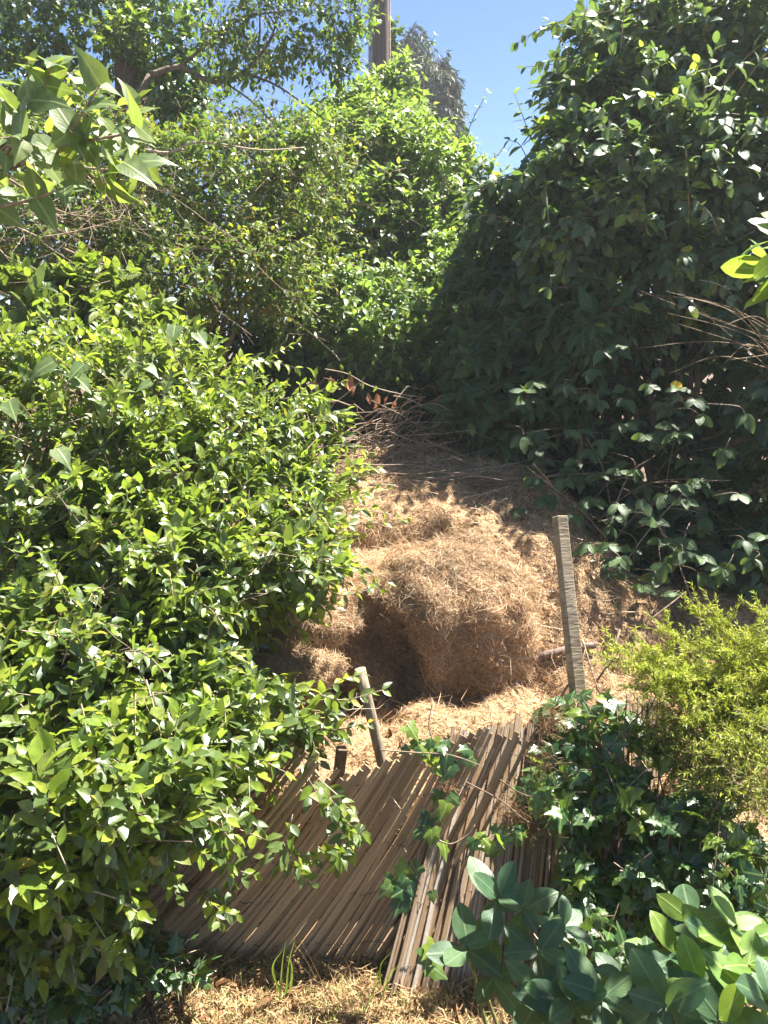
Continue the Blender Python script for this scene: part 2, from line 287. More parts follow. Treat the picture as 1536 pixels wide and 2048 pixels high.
# ------------------------------------------------------------------ plants
PLANTS = []
class Plant:
    def __init__(s, name, label, cat, base, mats, shape, group=None, nparts=300, stem='twig', seed=0):
        s.e = thing(name, label, cat, base, group); s.base = np.asarray(base, float); s.mats = mats; s.shape = shape
        s.p = []; s.d = []; s.n = []; s.L = []; s.y = []; s.tw = MB(); s.trunk = MB(); s.rng = np.random.default_rng(seed + 1000); s.nparts = nparts; s.stem = stem
        PLANTS.append(s)
    def leaves(s, p, d, n, L, y):
        s.p.append(p); s.d.append(d); s.n.append(n); s.L.append(L); s.y.append(y)
    def limb(s, pts, r, sides=6):
        tube(s.trunk, np.asarray(pts) - s.base, r, sides)

def blob(px, py, d, rx, ry, rd):        # pixel ellipse + depth -> world ellipsoid (centre, radii)
    return (P(px, py, d), np.array([rx * d / FPX, rd, ry * d / FPX]))
def sample_blobs(rng, blobs, n, lo=0.78, hi=1.04, bump=0.16, back=0.35):
    vol = np.array([(b[1][0] * b[1][2] + 0.5 * b[1][1] * (b[1][0] + b[1][2])) for b in blobs]); vol = vol / vol.sum()
    ph = rng.uniform(0, 6.28, (6,)); fr = rng.normal(0, 1, (6, 3)) * np.array([5.5, 5.5, 7, 9, 9, 12])[:, None]
    ps, ns = [], []
    got = 0
    while got < n:
        m = int((n - got) * 2.2) + 40
        k = rng.choice(len(blobs), m, p=vol); C = np.array([b[0] for b in blobs])[k]; R = np.array([b[1] for b in blobs])[k]
        u = nrm(rng.normal(0, 1, (m, 3))); q = C + R * u
        disp = sum(np.sin(q @ fr[i] + ph[i]) for i in range(6)) / 3.0 * bump
        p = C + R * u * (rng.uniform(lo, hi, m) + disp)[:, None]
        nn = nrm(u / R)
        keep = np.ones(m, bool)
        for j, (c, r) in enumerate(blobs):
            ins = (((p - c) / r) ** 2).sum(1) < 0.55
            keep &= ~(ins & (k != j))
        toward = (nrm(EYE - p) * nn).sum(1)
        keep &= (toward > -0.25) | (rng.random(m) < back)
        p = p[keep]; nn = nn[keep]; ps.append(p); ns.append(nn); got += len(p)
    return np.concatenate(ps)[:n], np.concatenate(ns)[:n]
def add_sprigs(pl, p, nn, L, nl, leaf, out=0.7, up=0.35, rnd=0.5, droop=0.15, alpha=55, face_up=0.8, opposite=True, young=0.25, stem_r=0.0018, size_tip=0.75, bend_cam=0.0, lean=None, hang=0.12, stems=True):
    rng = pl.rng; n = len(p)
    t = nn * out + ZUP * up + rng.normal(0, rnd, (n, 3))
    if lean is not None: t = t + np.asarray(lean)
    t = nrm(t); Ls = L * rng.uniform(0.6, 1.35, n)
    base = p - t * (Ls * 0.55)[:, None]
    def pos(s): return base + t * (Ls * s)[:, None] + (-ZUP) * (droop * Ls * s * s)[:, None]
    if stems: segs(pl.tw, base - pl.base, pos(0.5) - pl.base, stem_r * 1.3, stem_r); segs(pl.tw, pos(0.5) - pl.base, pos(1.0) - pl.base, stem_r, stem_r * 0.5)
    A = nrm(np.cross(t, ZUP + rng.normal(0, 0.2, (n, 3)))); B = np.cross(A, t)
    ph0 = rng.uniform(0, 6.28, n)
    for i in range(nl):
        s = 0.22 + 0.78 * (i + 0.5) / nl if nl > 1 else 1.0
        tt = nrm(t + (-ZUP) * (2 * droop * s))
        reps = (0, 1) if opposite else (0,)
        for o in reps:
            phi = (ph0 * 0.25 + i * 1.57 + o * math.pi) if opposite else (ph0 + i * 2.4)
            r = A * np.cos(phi)[:, None] + B * np.sin(phi)[:, None]
            al = np.radians(alpha * rng.uniform(0.65, 1.25, n)) * (1 - 0.45 * s)
            d = nrm(tt * np.cos(al)[:, None] + r * np.sin(al)[:, None] + (-ZUP) * hang + rng.normal(0, 0.12, (n, 3)))
            no = nrm(ZUP * face_up + nn * 0.35 + rng.normal(0, 0.32, (n, 3)) + nrm(EYE - p) * bend_cam)
            no = no - d * (no * d).sum(1, keepdims=True); no = nrm(no)
            sz = leaf * rng.uniform(0.45, 1.38, n) * (1 - (1 - size_tip) * (s > 0.8))
            y = rng.random(n) < (young * (2.2 if s > 0.72 else 0.45)) * (1 + 0.9 * np.sin(p[:, 0] * 9 + p[:, 2] * 5) * np.sin(p[:, 2] * 11 - p[:, 0] * 4 + p[:, 1] * 6))
            q = pos(s) + r * 0.004
            m = rng.random(n) < 0.93
            pl.leaves(q[m], d[m], no[m], sz[m], y[m])
def foliage(pl, blobs, nsprig, L, nl, leaf, interior=0.3, **kw):
    lo = kw.pop('lo', 0.78); hi = kw.pop('hi', 1.04); bump = kw.pop('bump', 0.16); back = kw.pop('back', 0.35)
    p, nn = sample_blobs(pl.rng, blobs, nsprig, lo, hi, bump, back)
    add_sprigs(pl, p, nn, L, nl, leaf, **kw)
    if interior:
        k2 = dict(kw); k2['young'] = 0.0
        p, nn = sample_blobs(pl.rng, blobs, int(nsprig * interior), 0.35, 0.8, 0.05, 0.5); add_sprigs(pl, p, nn, L, nl, leaf * 1.05, stems=False, **k2)
def shoot(pl, pts, leaf, nl, r=0.003, young=0.5, spread=60, face_up=0.6, droop=0.25, cam=0.2, tipscale=0.6):   # a single drawn shoot with opposite leaves
    rng = pl.rng; ln = smooth_line(pts, 5); tube(pl.tw, ln - pl.base, np.linspace(r, r * 0.4, len(ln)), 5)
    idx = np.linspace(0.15, 1, nl) * (len(ln) - 1)
    for i, f in enumerate(idx):
        a = int(min(f, len(ln) - 2)); q = ln[a] + (ln[a + 1] - ln[a]) * (f - a); t = nrm(ln[a + 1] - ln[a])
        A = nrm(np.cross(t, ZUP)); B = np.cross(A, t)
        for o in (0, 1):
            phi = i * 1.57 * 0.9 + o * math.pi + rng.normal(0, 0.3); rr = A * math.cos(phi) + B * math.sin(phi)
            al = math.radians(spread * rng.uniform(0.7, 1.2)) * (1 - 0.4 * i / nl)
            d = nrm(t * math.cos(al) + rr * math.sin(al) - ZUP * droop); no = ZUP * face_up + nrm(EYE - q) * cam + rng.normal(0, 0.25, 3)
            no = nrm(no - d * (no @ d))
            pl.leaves(q[None], d[None], no[None], np.array([leaf * rng.uniform(0.75, 1.2) * (1 - (1 - tipscale) * i / nl)]), np.array([rng.random() < young]))
def bare_twigs(pl, p, dirs, L, r=0.002, kink=0.35, n=3, forks=1):
    rng = pl.rng; m = len(p); q = p.copy(); d = nrm(dirs)
    for i in range(n):
        d = nrm(d + rng.normal(0, kink, (m, 3))); q2 = q + d * (L / n * rng.uniform(0.6, 1.4, m))[:, None]
        segs(pl.tw, q - pl.base, q2 - pl.base, r * (1 - i / n * 0.6), r * (1 - (i + 1) / n * 0.6))
        if forks:
            d3 = nrm(d + rng.normal(0, 0.8, (m, 3))); segs(pl.tw, q2 - pl.base, q2 - pl.base + d3 * (L * 0.3 * rng.uniform(0.4, 1.2, m))[:, None], r * 0.6, r * 0.3)
        q = q2
def trunks(pl, blobs, r=0.02, ground=None):
    for c, R in blobs:
        b0 = pl.base + np.array([pl.rng.normal(0, 0.08), pl.rng.normal(0, 0.06), 0])
        ln = smooth_line(wob(b0, c, 5, 0.05, pl.rng), 3); pl.limb(ln, np.linspace(r, r * 0.35, len(ln)))
        for k in range(4):
            u = nrm(pl.rng.normal(0, 1, 3) + ZUP * 0.3); e = c + R * u * 0.85
            l2 = smooth_line(wob(c, e, 4, 0.03, pl.rng), 3); pl.limb(l2, np.linspace(r * 0.4, r * 0.12, len(l2)), 5)

def finish_plants():
    """Which leaves show largest from the camera become parts; the rest of each plant stays one mass."""
    W, H, S = 480, 640, 3.2
    zb = np.full((H + 2, W + 2), 1e9)
    for s in PLANTS:
        s.p = np.concatenate(s.p); s.d = np.concatenate(s.d); s.n = np.concatenate(s.n); s.L = np.concatenate(s.L); s.y = np.concatenate(s.y)
        for a, b in ((0.5, 0), (0.25, 0), (0.75, 0), (0.5, 0.15), (0.5, -0.15)):
            q = s.p + s.d * (s.L * a)[:, None] + np.cross(s.d, s.n) * (s.L * b)[:, None]
            x, y, d = project(q); ok = (d > 0.1) & (x >= 0) & (x < 1536) & (y >= 0) & (y < 2048)
            np.minimum.at(zb, ((y[ok] / S).astype(int), (x[ok] / S).astype(int)), d[ok])
    for s in PLANTS:
        q = s.p + s.d * (s.L * 0.5)[:, None]; x, y, d = project(q)
        ok = (d > 0.1) & (x >= 4) & (x < 1532) & (y >= 4) & (y < 2044)
        vis = np.zeros(len(q), bool); vis[ok] = d[ok] <= zb[(y[ok] / S).astype(int), (x[ok] / S).astype(int)] + 0.02
        lod = np.ones(len(q), bool); lod[ok] = d[ok] > zb[(y[ok] / S).astype(int), (x[ok] / S).astype(int)] + 0.07   # deep inside a crown: plainer leaves
        area = (s.L / np.maximum(d, 0.1)) ** 2 * (0.15 + np.abs((nrm(EYE - q) * s.n).sum(1)))
        area[~vis] = 0; order = np.argsort(-area); sel = order[:s.nparts]; sel = sel[area[sel] > 0]
        # keep only pieces about ten photo pixels or more across
        sel = sel[(s.L[sel] * FPX / np.maximum(d[sel], 0.1)) > 12]
        part = np.zeros(len(q), bool); part[sel] = True
        X = np.cross(s.d, s.n); shp = SHAPES[s.shape]; var = s.rng.integers(0, len(shp), len(q))
        mb = MB(); nm = len(s.mats)
        plain = SHAPES['tiny2' if s.shape in ('ovate', 'oval', 'heart', 'ivy') and s.base[1] < 4.0 else 'tiny']; fine = s.shape in ('needle', 'broad', 'curled')
        for k, yy, deep in [(a, b, c) for a in range(len(shp)) for b in (0, 1) for c in (False, True)]:
                tv, tf, tuv = plain[k % len(plain)] if deep and not fine else shp[k]
                mi = min(yy, nm - 1); i = np.where((var == k) & (s.y == bool(yy)) & ~part & (lod == deep))[0]
                if len(i):
                    v = (s.p[i] - s.base)[:, None] + s.L[i][:, None, None] * (tv[None, :, 0:1] * X[i][:, None] + tv[None, :, 1:2] * s.d[i][:, None] + tv[None, :, 2:3] * s.n[i][:, None])
                    f = np.arange(len(i))[:, None, None] * len(tv) + tf[None]
                    mb.add(v.reshape(-1, 3), f.reshape(-1, 3), mi, np.tile(tuv, (len(i), 1)))
        meshes = {}
        for i in sel:
            key = (int(var[i]), min(int(s.y[i]), nm - 1))
            if key not in meshes:
                t = MB(); t.add(*shp[key[0]][:2], 0, shp[key[0]][2]); meshes[key] = t.mesh('leaf', s.mats[key[1]])
            o = bpy.data.objects.new('leaf', meshes[key]); COL.objects.link(o); o.parent = s.e
            A = np.eye(4); A[:3, 0] = X[i] * s.L[i]; A[:3, 1] = s.d[i] * s.L[i]; A[:3, 2] = s.n[i] * s.L[i]; A[:3, 3] = s.p[i] - s.base
            o.matrix_basis = Matrix(A)
        if mb.n: link('foliage', mb.mesh('foliage', s.mats), s.e, 'stuff')
        if s.tw.n: link('twigs', s.tw.mesh('twigs', M[s.stem]), s.e, 'stuff')
        if s.trunk.n: link('trunk', s.trunk.mesh('trunk', M['bark']), s.e)

# ------------------------------------------------------------------ ground
def ground_z(x, y):
    return 0.55 * sstep(2.15, 4.6, y) + 0.02 * np.sin(x * 3.1 + y * 1.7) + 0.012 * np.sin(x * 9 + 1) * np.sin(y * 8)
def grid_mesh(name, xs, ys, zf, mat):
    X, Y = np.meshgrid(xs, ys); Z = zf(X, Y); v = np.stack([X, Y, Z], -1).reshape(-1, 3); nx, ny = len(xs), len(ys)
    i = np.arange(nx - 1)[None] + nx * np.arange(ny - 1)[:, None]; i = i.ravel()
    f = np.concatenate([np.stack([i, i + 1, i + nx + 1], 1), np.stack([i, i + nx + 1, i + nx], 1)])
    mb = MB(); mb.add(v, f); return mb.mesh(name, mat)
far = [-900, -300, -100, -40, -15, -8]
xs = np.array(far + list(np.linspace(-5, 5, 130)) + [-a for a in far[::-1]]); ys = np.array([-900, -300, -80, -20, -5] + list(np.linspace(-1, 9, 130)) + [12, 18, 30, 60, 150, 400, 900])
g = link('ground', grid_mesh('ground', xs, ys, ground_z, M['soil']), None, 'structure')

# ------------------------------------------------------------------ heap of dry grass clippings
def heap_z(x, y):
    floor = 0.42 + 0.05 * np.sin(x * 4 + 0.5) * np.sin(y * 5)
    yc = 3.55 - 0.6 * sstep(-0.16, -0.3, x) - 0.42 * sstep(0.26, 0.46, x) + 0.1 * sstep(0.8, 1.3, x)          # foot of the cut face
    w = 0.2 + 0.36 * sstep(0.3, 0.5, x)
    rise = sstep(yc - w * 0.3, yc + w, y)
    top = 1.03 + 0.05 * np.sin(x * 3.0 + 1) - 0.2 * sstep(-0.15, -0.45, x) - 0.3 * sstep(0.75, 1.5, x)
    z = floor + (top - floor) * rise
    z = z + 0.17 * sstep(3.6, 4.5, y) - 0.06 * sstep(-0.2, -1.0, x) - 0.1 * sstep(0.8, 1.6, x) * sstep(3.3, 4.2, y)
    pit = np.exp(-(((x - 0.0) / 0.15) ** 4 + ((y - 3.25) / 0.26) ** 4)); z = z - 0.12 * pit
    z = z + 0.03 * np.sin(x * 17 + y * 5) * np.sin(y * 15 - x * 6) + 0.02 * np.sin(x * 31 + 2 + 3 * y) * np.sin(y * 27 - 4 * x) + 0.012 * np.sin(x * 53 + 9 * y) * np.sin(y * 47 + 11 * x)
    ys_ = 2.3 + 0.35 * sstep(1.0, 2.2, x); edge = sstep(-1.55, -1.2, x) * sstep(3.1, 1.7, x) * sstep(0, 1, (y - ys_) / (0.12 + 0.9 * sstep(0.95, 1.6, x))) * sstep(5.7, 5.2, y)
    return z * edge + (ground_z(x, y) - 0.05) * (1 - edge)
def lump(px, py, d, r, seed): return (P(px, py, d), np.array(r), seed)
LUMPS = [lump(610, 1240, 3.3, (0.24, 0.18, 0.12), 6), lump(690, 1135, 3.8, (0.28, 0.24, 0.09), 10), lump(560, 1350, 3.02, (0.2, 0.14, 0.08), 11)]
# the main bulge: one big overhanging mass with a hollow pulled out of its lower left side
bm = bmesh.new(); bmesh.ops.create_icosphere(bm, subdivisions=6, radius=1.0); DU = np.array([w.co[:] for w in bm.verts]); DF = np.array([[w.index for w in q.verts] for q in bm.faces]); bm.free()
DC, DR = P(862, 1236, 3.64), np.array([0.48, 0.4, 0.345]); DU = DU / (np.abs(DU) ** 3).sum(1, keepdims=True) ** (1 / 3)
_r = np.random.default_rng(77); _d = np.zeros(len(DU))
for _a, _f, _k in ((0.12, 1.6, 5), (0.07, 4.5, 6), (0.028, 11.0, 8), (0.016, 24.0, 10)):
    for _ in range(_k): _d += np.sin(DU @ (_r.normal(0, 1, 3) * np.array([1.3, 1.3, 0.7]) * _f) + _r.uniform(0, 6.28)) * _a / math.sqrt(_k)
DP = DC + DR * DU * (1 + _d)[:, None] 
_x, _y, _dep = project(DP)
_ca, _sa = math.cos(math.radians(61)), math.sin(math.radians(61)); _ux = (_x - 776) * _ca + (_y - 1308) * _sa; _uy = -(_x - 776) * _sa + (_y - 1308) * _ca
_rr = (_ux / 128) ** 2 + (_uy / 66) ** 2 + 0.18 * np.sin(_x * 0.07) * np.sin(_y * 0.06) + 0.1 * np.sin(_x * 0.17 + 1) * np.sin(_y * 0.14)
DP = DP + np.array([0.04, 0.22, 0.02]) * (sstep(1.15, 0.35, _rr) * (DU[:, 1] < 0.25))[:, None]
_n = np.cross(DP[DF[:, 1]] - DP[DF[:, 0]], DP[DF[:, 2]] - DP[DF[:, 0]])
def dome_pts(rng, n):
    ar = np.linalg.norm(_n, axis=1) * ((DP[DF[:, 0], 1] < DC[1] + 0.25)); k = rng.choice(len(DF), n, p=ar / ar.sum()); a, b = rng.random(n), rng.random(n); fl = a + b > 1; a[fl] = 1 - a[fl]; b[fl] = 1 - b[fl]
    t = DP[DF[k]]; return t[:, 0] + a[:, None] * (t[:, 1] - t[:, 0]) + b[:, None] * (t[:, 2] - t[:, 0]), nrm(_n[k])
def heap_hit(px, py, lift=0.01):        # where the ray through a photo pixel meets the heap surface
    v = FWD + RGT * (px - 768) / FPX + UPV * (1024 - py) / FPX
    for d in np.arange(2.3, 5.5, 0.006):
        q = EYE + v * d
        ins = any((((q - c) / r) ** 2).sum() < 1.0 for c, r, _ in LUMPS) or (((q - DC) / (DR * 1.03)) ** 2).sum() < 1.0
        if q[2] < heap_z(q[0], q[1]) or ins: break
    return EYE + v * (d - 0.006) + ZUP * lift
heap = thing('grass_heap', 'large heap of dry straw-coloured grass clippings with a dark hollow, behind the bamboo screen', 'heap', (0, 3.3, 0.42))
hb = np.array([0, 3.3, 0.42])
me = grid_mesh('heap_body', np.linspace(-1.55, 3.1, 170), np.linspace(2.26, 5.75, 140), heap_z, M['clump'])
v = np.zeros(len(me.vertices) * 3, np.float32); me.vertices.foreach_get('co', v); v = v.reshape(-1, 3) - hb.astype(np.float32); me.vertices.foreach_set('co', v.ravel()); me.update()
link('heap_body', me, heap)
def lump_disp(u, seed):
    r = np.random.default_rng(seed); d = 0
    for i in range(5): d = d + np.sin(u @ (r.normal(0, 1, 3) * (1.6 + i * 1.5)) + r.uniform(0, 6)) * (0.14 / (1 + 0.35 * i))
    return 1 + d
for c, r, sd in LUMPS:
    bm = bmesh.new(); bmesh.ops.create_icosphere(bm, subdivisions=3, radius=1.0); u = np.array([w.co[:] for w in bm.verts]); f = np.array([[w.index for w in q.verts] for q in bm.faces]); bm.free()
    mb = MB(); mb.add(c + r * u * lump_disp(u, sd)[:, None] * 0.95 - hb, f); link('clump', mb.mesh('clump', M['clump']), heap)
def strands(mb, p, nn, L, w, rng, lift=0.008, tang=0.85, m=0, curve=0.25, bias=None):
    n = len(p); d = rng.normal(0, 1, (n, 3))
    if bias is not None: d = d + bias
    d = d - nn * (d * nn).sum(1, keepdims=True) * tang; d = nrm(d)
    Ls = L * rng.uniform(0.45, 1.5, n); s = nrm(np.cross(d, nn + rng.normal(0, 0.5, (n, 3)))); ww = w * rng.uniform(0.6, 1.4, n)
    c = p + nn * (lift * rng.random(n))[:, None]; k = rng.normal(0, 1, (n, 3)) * (curve * Ls)[:, None] * 0.5
    pts = [c - d * (Ls / 2)[:, None], c + k, c + d * (Ls / 2)[:, None] + nn * (rng.uniform(-0.1, 0.35, n) * Ls)[:, None]]
    v = np.stack([pts[0] - s * (ww * 0.35)[:, None], pts[0] + s * (ww * 0.35)[:, None], pts[1] - s * (ww / 2)[:, None], pts[1] + s * (ww / 2)[:, None], pts[2] - s * (ww * 0.15)[:, None], pts[2] + s * (ww * 0.15)[:, None]], 1).reshape(-1, 3)
    b = np.array([(0, 1, 3), (0, 3, 2), (2, 3, 5), (2, 5, 4)]); mb.add(v, (np.arange(n)[:, None, None] * 6 + b[None]).reshape(-1, 3), m)
def field_pts(zf, rng, n, x0, x1, y0, y1, e=0.01):
    x = rng.uniform(x0, x1, n); y = rng.uniform(y0, y1, n); z = zf(x, y)
    gx = (zf(x + e, y) - zf(x - e, y)) / (2 * e); gy = (zf(x, y + e) - zf(x, y - e)) / (2 * e)
    keep = rng.random(n) < np.sqrt(1 + gx ** 2 + gy ** 2) / 3.0
    nn = nrm(np.stack([-gx, -gy, np.ones(n)], 1)); return np.stack([x, y, z], 1)[keep], nn[keep]
mb = MB(); mb.add(DP - hb, DF); link('heap_bulge', mb.mesh('heap_bulge', M['clump']), heap)
rg = np.random.default_rng(5); mb = MB()
p, nn = dome_pts(rg, 62000); strands(mb, p - hb, nn, 0.048, 0.0021, rg, 0.012, 0.7, bias=np.array([0, 0, -0.35]))
p, nn = dome_pts(rg, 5000); strands(mb, p - hb, nn, 0.11, 0.002, rg, 0.02, 0.6, bias=np.array([0, -0.2, -0.5]))
p, nn = field_pts(heap_z, rg, 112000, -1.2, 1.7, 2.35, 4.3); strands(mb, p - hb, nn, 0.046, 0.0022, rg)
p, nn = field_pts(heap_z, rg, 18000, -1.4, 2.4, 4.2, 5.4); strands(mb, p - hb, nn, 0.08, 0.003, rg)
for c, r, sd in LUMPS:
    n = int(22000 * r.mean() / 0.2 * (0.6 + r.mean())); u = nrm(rg.normal(0, 1, (n, 3))); p = c + r * u * lump_disp(u, sd)[:, None]
    k = heap_z(p[:, 0], p[:, 1]) < p[:, 2] + 0.02; strands(mb, p[k] - hb, nrm(u / r)[k], 0.048, 0.0018, rg, 0.014, 0.65, bias=np.array([0, 0, -0.25]))
p, nn = field_pts(heap_z, rg, 6000, -1.2, 1.9, 2.5, 4.6); strands(mb, p - hb, nn, 0.14, 0.0028, rg, 0.02, 0.75)   # longer stalks
p, nn = dome_pts(rg, 300)
for c, m_ in zip(p, nn):                # hanging tufts where the clippings have pulled apart
    k = 22; strands(mb, c + rg.normal(0, 0.01, (k, 3)) - hb, np.tile(m_, (k, 1)), 0.055, 0.0018, rg, 0.02, 0.3, bias=nrm(np.array([rg.normal(0, 0.5), -0.3, -0.6])) * 2.0)
link('clippings', mb.mesh('clippings', M['straw'], False), heap, 'stuff')

# ------------------------------------------------------------------ bamboo slat screens
def slat_mesh(seed, mat, bow=0.0):
    r = np.random.default_rng(seed); n = 6; mb = MB(); rows = []
    for i in range(n):
        t = i / (n - 1); ox = (r.normal(0, 0.12) if 0 < i < n - 1 else 0) + bow * 4 * t * (1 - t); oz = r.normal(0, 0.5) if 0 < i < n - 1 else 0; w = 0.5 * r.uniform(0.85, 1.05)
        rows.append([(-w + ox, -0.5 + oz, t), (ox, -0.95 + oz, t), (w + ox, -0.5 + oz, t), (w + ox, 0.5 + oz, t), (-w + ox, 0.5 + oz, t)])
    v = np.array(rows).reshape(-1, 3); f = []
    for i in range(n - 1):
        for k in range(5):
            a, b = i * 5 + k, i * 5 + (k + 1) % 5; f += [(a, b, b + 5), (a, b + 5, a + 5)]
    for s in (0, (n - 1) * 5): f += [(s, s + 1, s + 2), (s, s + 2, s + 3), (s, s + 3, s + 4)]
    mb.add(v, f); return mb.mesh('slat', mat, False)
def slat_screen(name, label, foot, n, lean, back, height, wd, mats, seed, tops=None, bow=0.0, grp='bamboo screens along the heap'):
    r = np.random.default_rng(seed); e = thing(name, label, 'screen', foot(0.5), grp); b0 = foot(0.5)
    ms = [slat_mesh(seed * 10 + k, mats[k % len(mats)], bow / 0.022) for k in range(8)]; rails = [[] for _ in range(5)]
    for i in range(n):
        t = (i + 0.5) / n; q = foot(t); tan = nrm(foot(min(t + 0.01, 1)) - foot(max(t - 0.01, 0))); tan[2] = 0; tan = nrm(tan); nor = np.array([tan[1], -tan[0], 0])  # towards the camera
        a = math.radians(lean(t) + r.normal(0, 0.45)); bk = math.radians(back(t))
        d = nrm(tan * math.sin(a) + (ZUP * math.cos(bk) - nor * math.sin(bk)) * math.cos(a))
        h = (tops(t) if tops else height) * r.choice([1, 1, 1, 1, 0.97, 1.02]) * r.uniform(0.985, 1.015) / (d[2]); w = wd(t) * r.uniform(0.72, 1.25)
        zx = nrm(np.cross(d, nor)); zx = -zx if zx @ tan < 0 else zx; ny = np.cross(d, zx); ny = ny if ny @ nor < 0 else -ny
        st = q + nor * r.normal(0, 0.0055); o = link('slat', ms[r.integers(0, 8)], e); w = max(w, 0.008)
        A = np.eye(4); A[:3, 0] = zx * w; A[:3, 1] = ny * 0.005; A[:3, 2] = d * h; A[:3, 3] = st - b0; o.matrix_basis = Matrix(A)
        for k, f in enumerate((0.14, 0.36, 0.57, 0.78, 0.93)): rails[k].append(q + d * h * f + zx * (bow * w / 0.022 * 4 * f * (1 - f)) + nor * (0.007 if (i + k) % 2 else 0.003) - b0 + ZUP * r.normal(0, 0.003))
    for k in range(5):
        mb = MB(); tube(mb, np.array(rails[k]), 0.0013, 4); link('wire', mb.mesh('wire', M['wire']), e)
    return e
LF0, LF1 = np.array([-1.35, 2.2, -0.03]), np.array([0.05, 2.07, -0.03])
def foot_l(t): q = LF0 * (1 - t) + LF1 * t; return q + np.array([0, 0.03 * math.sin(t * 7), 0])
slat_screen('bamboo_screen', 'brown shaded split-bamboo screen with strongly slanting slats, left of the grey one', foot_l, 98, lambda t: 43 - 14 * t, lambda t: 13,
            0.72, lambda t: 0.015, [M['slat']], 3, tops=lambda t: 0.70 + 0.012 * math.sin(t * 9) - 0.05 * math.exp(-((t - 0.5) / 0.08) ** 2), bow=0.03)
RF0, RF1 = np.array([-0.02, 1.94, -0.03]), np.array([0.98, 2.22, -0.03])
def foot_r(t): q = RF0 * (1 - t) + RF1 * t; return q + np.array([0.02 * math.sin(t * 9), 0, 0])
slat_screen('bamboo_screen', 'sunlit grey weathered bamboo screen leaning back behind the broad-leaved plant', foot_r, 120, lambda t: 24 - 13 * t, lambda t: 27,
            0.72, lambda t: 0.0132, [M['slat_grey'], M['slat_grey'], M['slat'], M['slat_grey']], 4, tops=lambda t: 0.67 + 0.02 * t + 0.012 * math.sin(t * 23) * math.sin(t * 61))

# ------------------------------------------------------------------ posts, stakes, sticks
def beam(top, bot, w, d, mat, yaw=0.0):
    ax = nrm(top - bot); L = np.linalg.norm(top - bot); x = nrm(np.cross(np.array([-math.sin(yaw), math.cos(yaw), 0]), ax)); y = np.cross(ax, x)
    bm = bmesh.new(); bmesh.ops.create_cube(bm, size=1.0)
    for q in bm.verts: q.co = Vector((q.co.x * w, q.co.y * d, (q.co.z + 0.5) * L))
    es = [e for e in bm.edges if abs(e.verts[0].co.z - e.verts[1].co.z) > 0.1]
    bmesh.ops.subdivide_edges(bm, edges=es, cuts=7)
    r = random.Random(3)
    for q in bm.verts: q.co += Vector((r.gauss(0, 0.0012), r.gauss(0, 0.0012), r.gauss(0, 0.001)))
    bmesh.ops.bevel(bm, geom=list(bm.edges), offset=0.0025, segments=1, affect='EDGES', clamp_overlap=True)
    me = bpy.data.meshes.new('post'); bm.to_mesh(me); bm.free(); me.materials.append(mat)
    A = Matrix(((x[0], y[0], ax[0], bot[0]), (x[1], y[1], ax[1], bot[1]), (x[2], y[2], ax[2], bot[2]), (0, 0, 0, 1)))
    return me, A
top = P(1119, 1032, 2.83); mid = P(1160, 1425, 2.74); dirp = nrm(mid - top); bot = top + dirp * ((-0.12 - top[2]) / dirp[2])
me, A = beam(top, bot, 0.043, 0.043, M['post'], 0.25)
o = link('square_post', me); o.matrix_world = A; tag(o, 'tall square rough-sawn timber post leaning left beside the grass heap', 'post')
def stake(name, label, top, bot, r, mat, sides=14):
    n = 10; t = np.linspace(0, 1, n)[:, None]; pts = bot * (1 - t) + top * t; mb = MB(); rg_ = np.random.default_rng(int(r * 1e5))
    tube(mb, pts, r * (1 + rg_.normal(0, 0.012, n)), sides); o = link(name, mb.mesh(name, mat, True)); 
    for q in o.data.polygons: q.use_smooth = len(q.vertices) == 3 and abs(q.normal.z) < 0.8
    tag(o, label, 'stake'); return o
tp = PY(720, 1337, 2.5); m2 = PY(756, 1490, 2.46); dd = nrm(m2 - tp); stake('round_stake', 'short round wooden stake standing in front of the dark hollow in the heap', tp, tp + dd * ((tp[2] + 0.1) / -dd[2]), 0.0195, M['stake'])
tp = P(528, 1110, 3.02); m2 = P(478, 1330, 2.9); dd = nrm(m2 - tp); me, A = beam(tp, tp + dd * 1.1, 0.05, 0.03, M['stake'], -0.2); o = link('wooden_stake', me); o.matrix_world = A; tag(o, 'dark flat stake half hidden in the left shrub beside the heap', 'stake')
tp = PY(684, 1495, 2.42); m2 = PY(676, 1560, 2.42); dd = nrm(m2 - tp); me, A = beam(tp, tp + dd * 0.7, 0.035, 0.03, M['bark'], 0.3); o = link('wooden_stake', me); o.matrix_world = A; tag(o, 'dark stub of a stake just behind the top of the brown screen', 'stake')
# cut branch lying on the heap
mb = MB(); ln = smooth_line([heap_hit(1022, 1345, .03), (heap_hit(1022, 1345, .034) + heap_hit(1180, 1305, .034)) / 2 + ZUP * 0.01, heap_hit(1180, 1305, .034), heap_hit(1180, 1305, .03) * 1.03 - heap_hit(1022, 1345, .03) * 0.03], 4); ln = ln + np.random.default_rng(4).normal(0, 0.003, ln.shape); tube(mb, ln, np.linspace(0.018, 0.0145, len(ln)) + 0.0022 * np.sin(np.arange(len(ln)) * 1.9), 11)
M['branch'] = simple_mat('cut_branch', [(0, (0.2, 0.14, 0.11)), (1, (0.22, 0.155, 0.12))], 0.75, 45, coord='POS', var=0.6, bump=0.8)
tag(link('cut_branch', mb.mesh('cut_branch', M['branch'])), 'smooth brown cut branch lying on the heap left of the square post', 'branch')
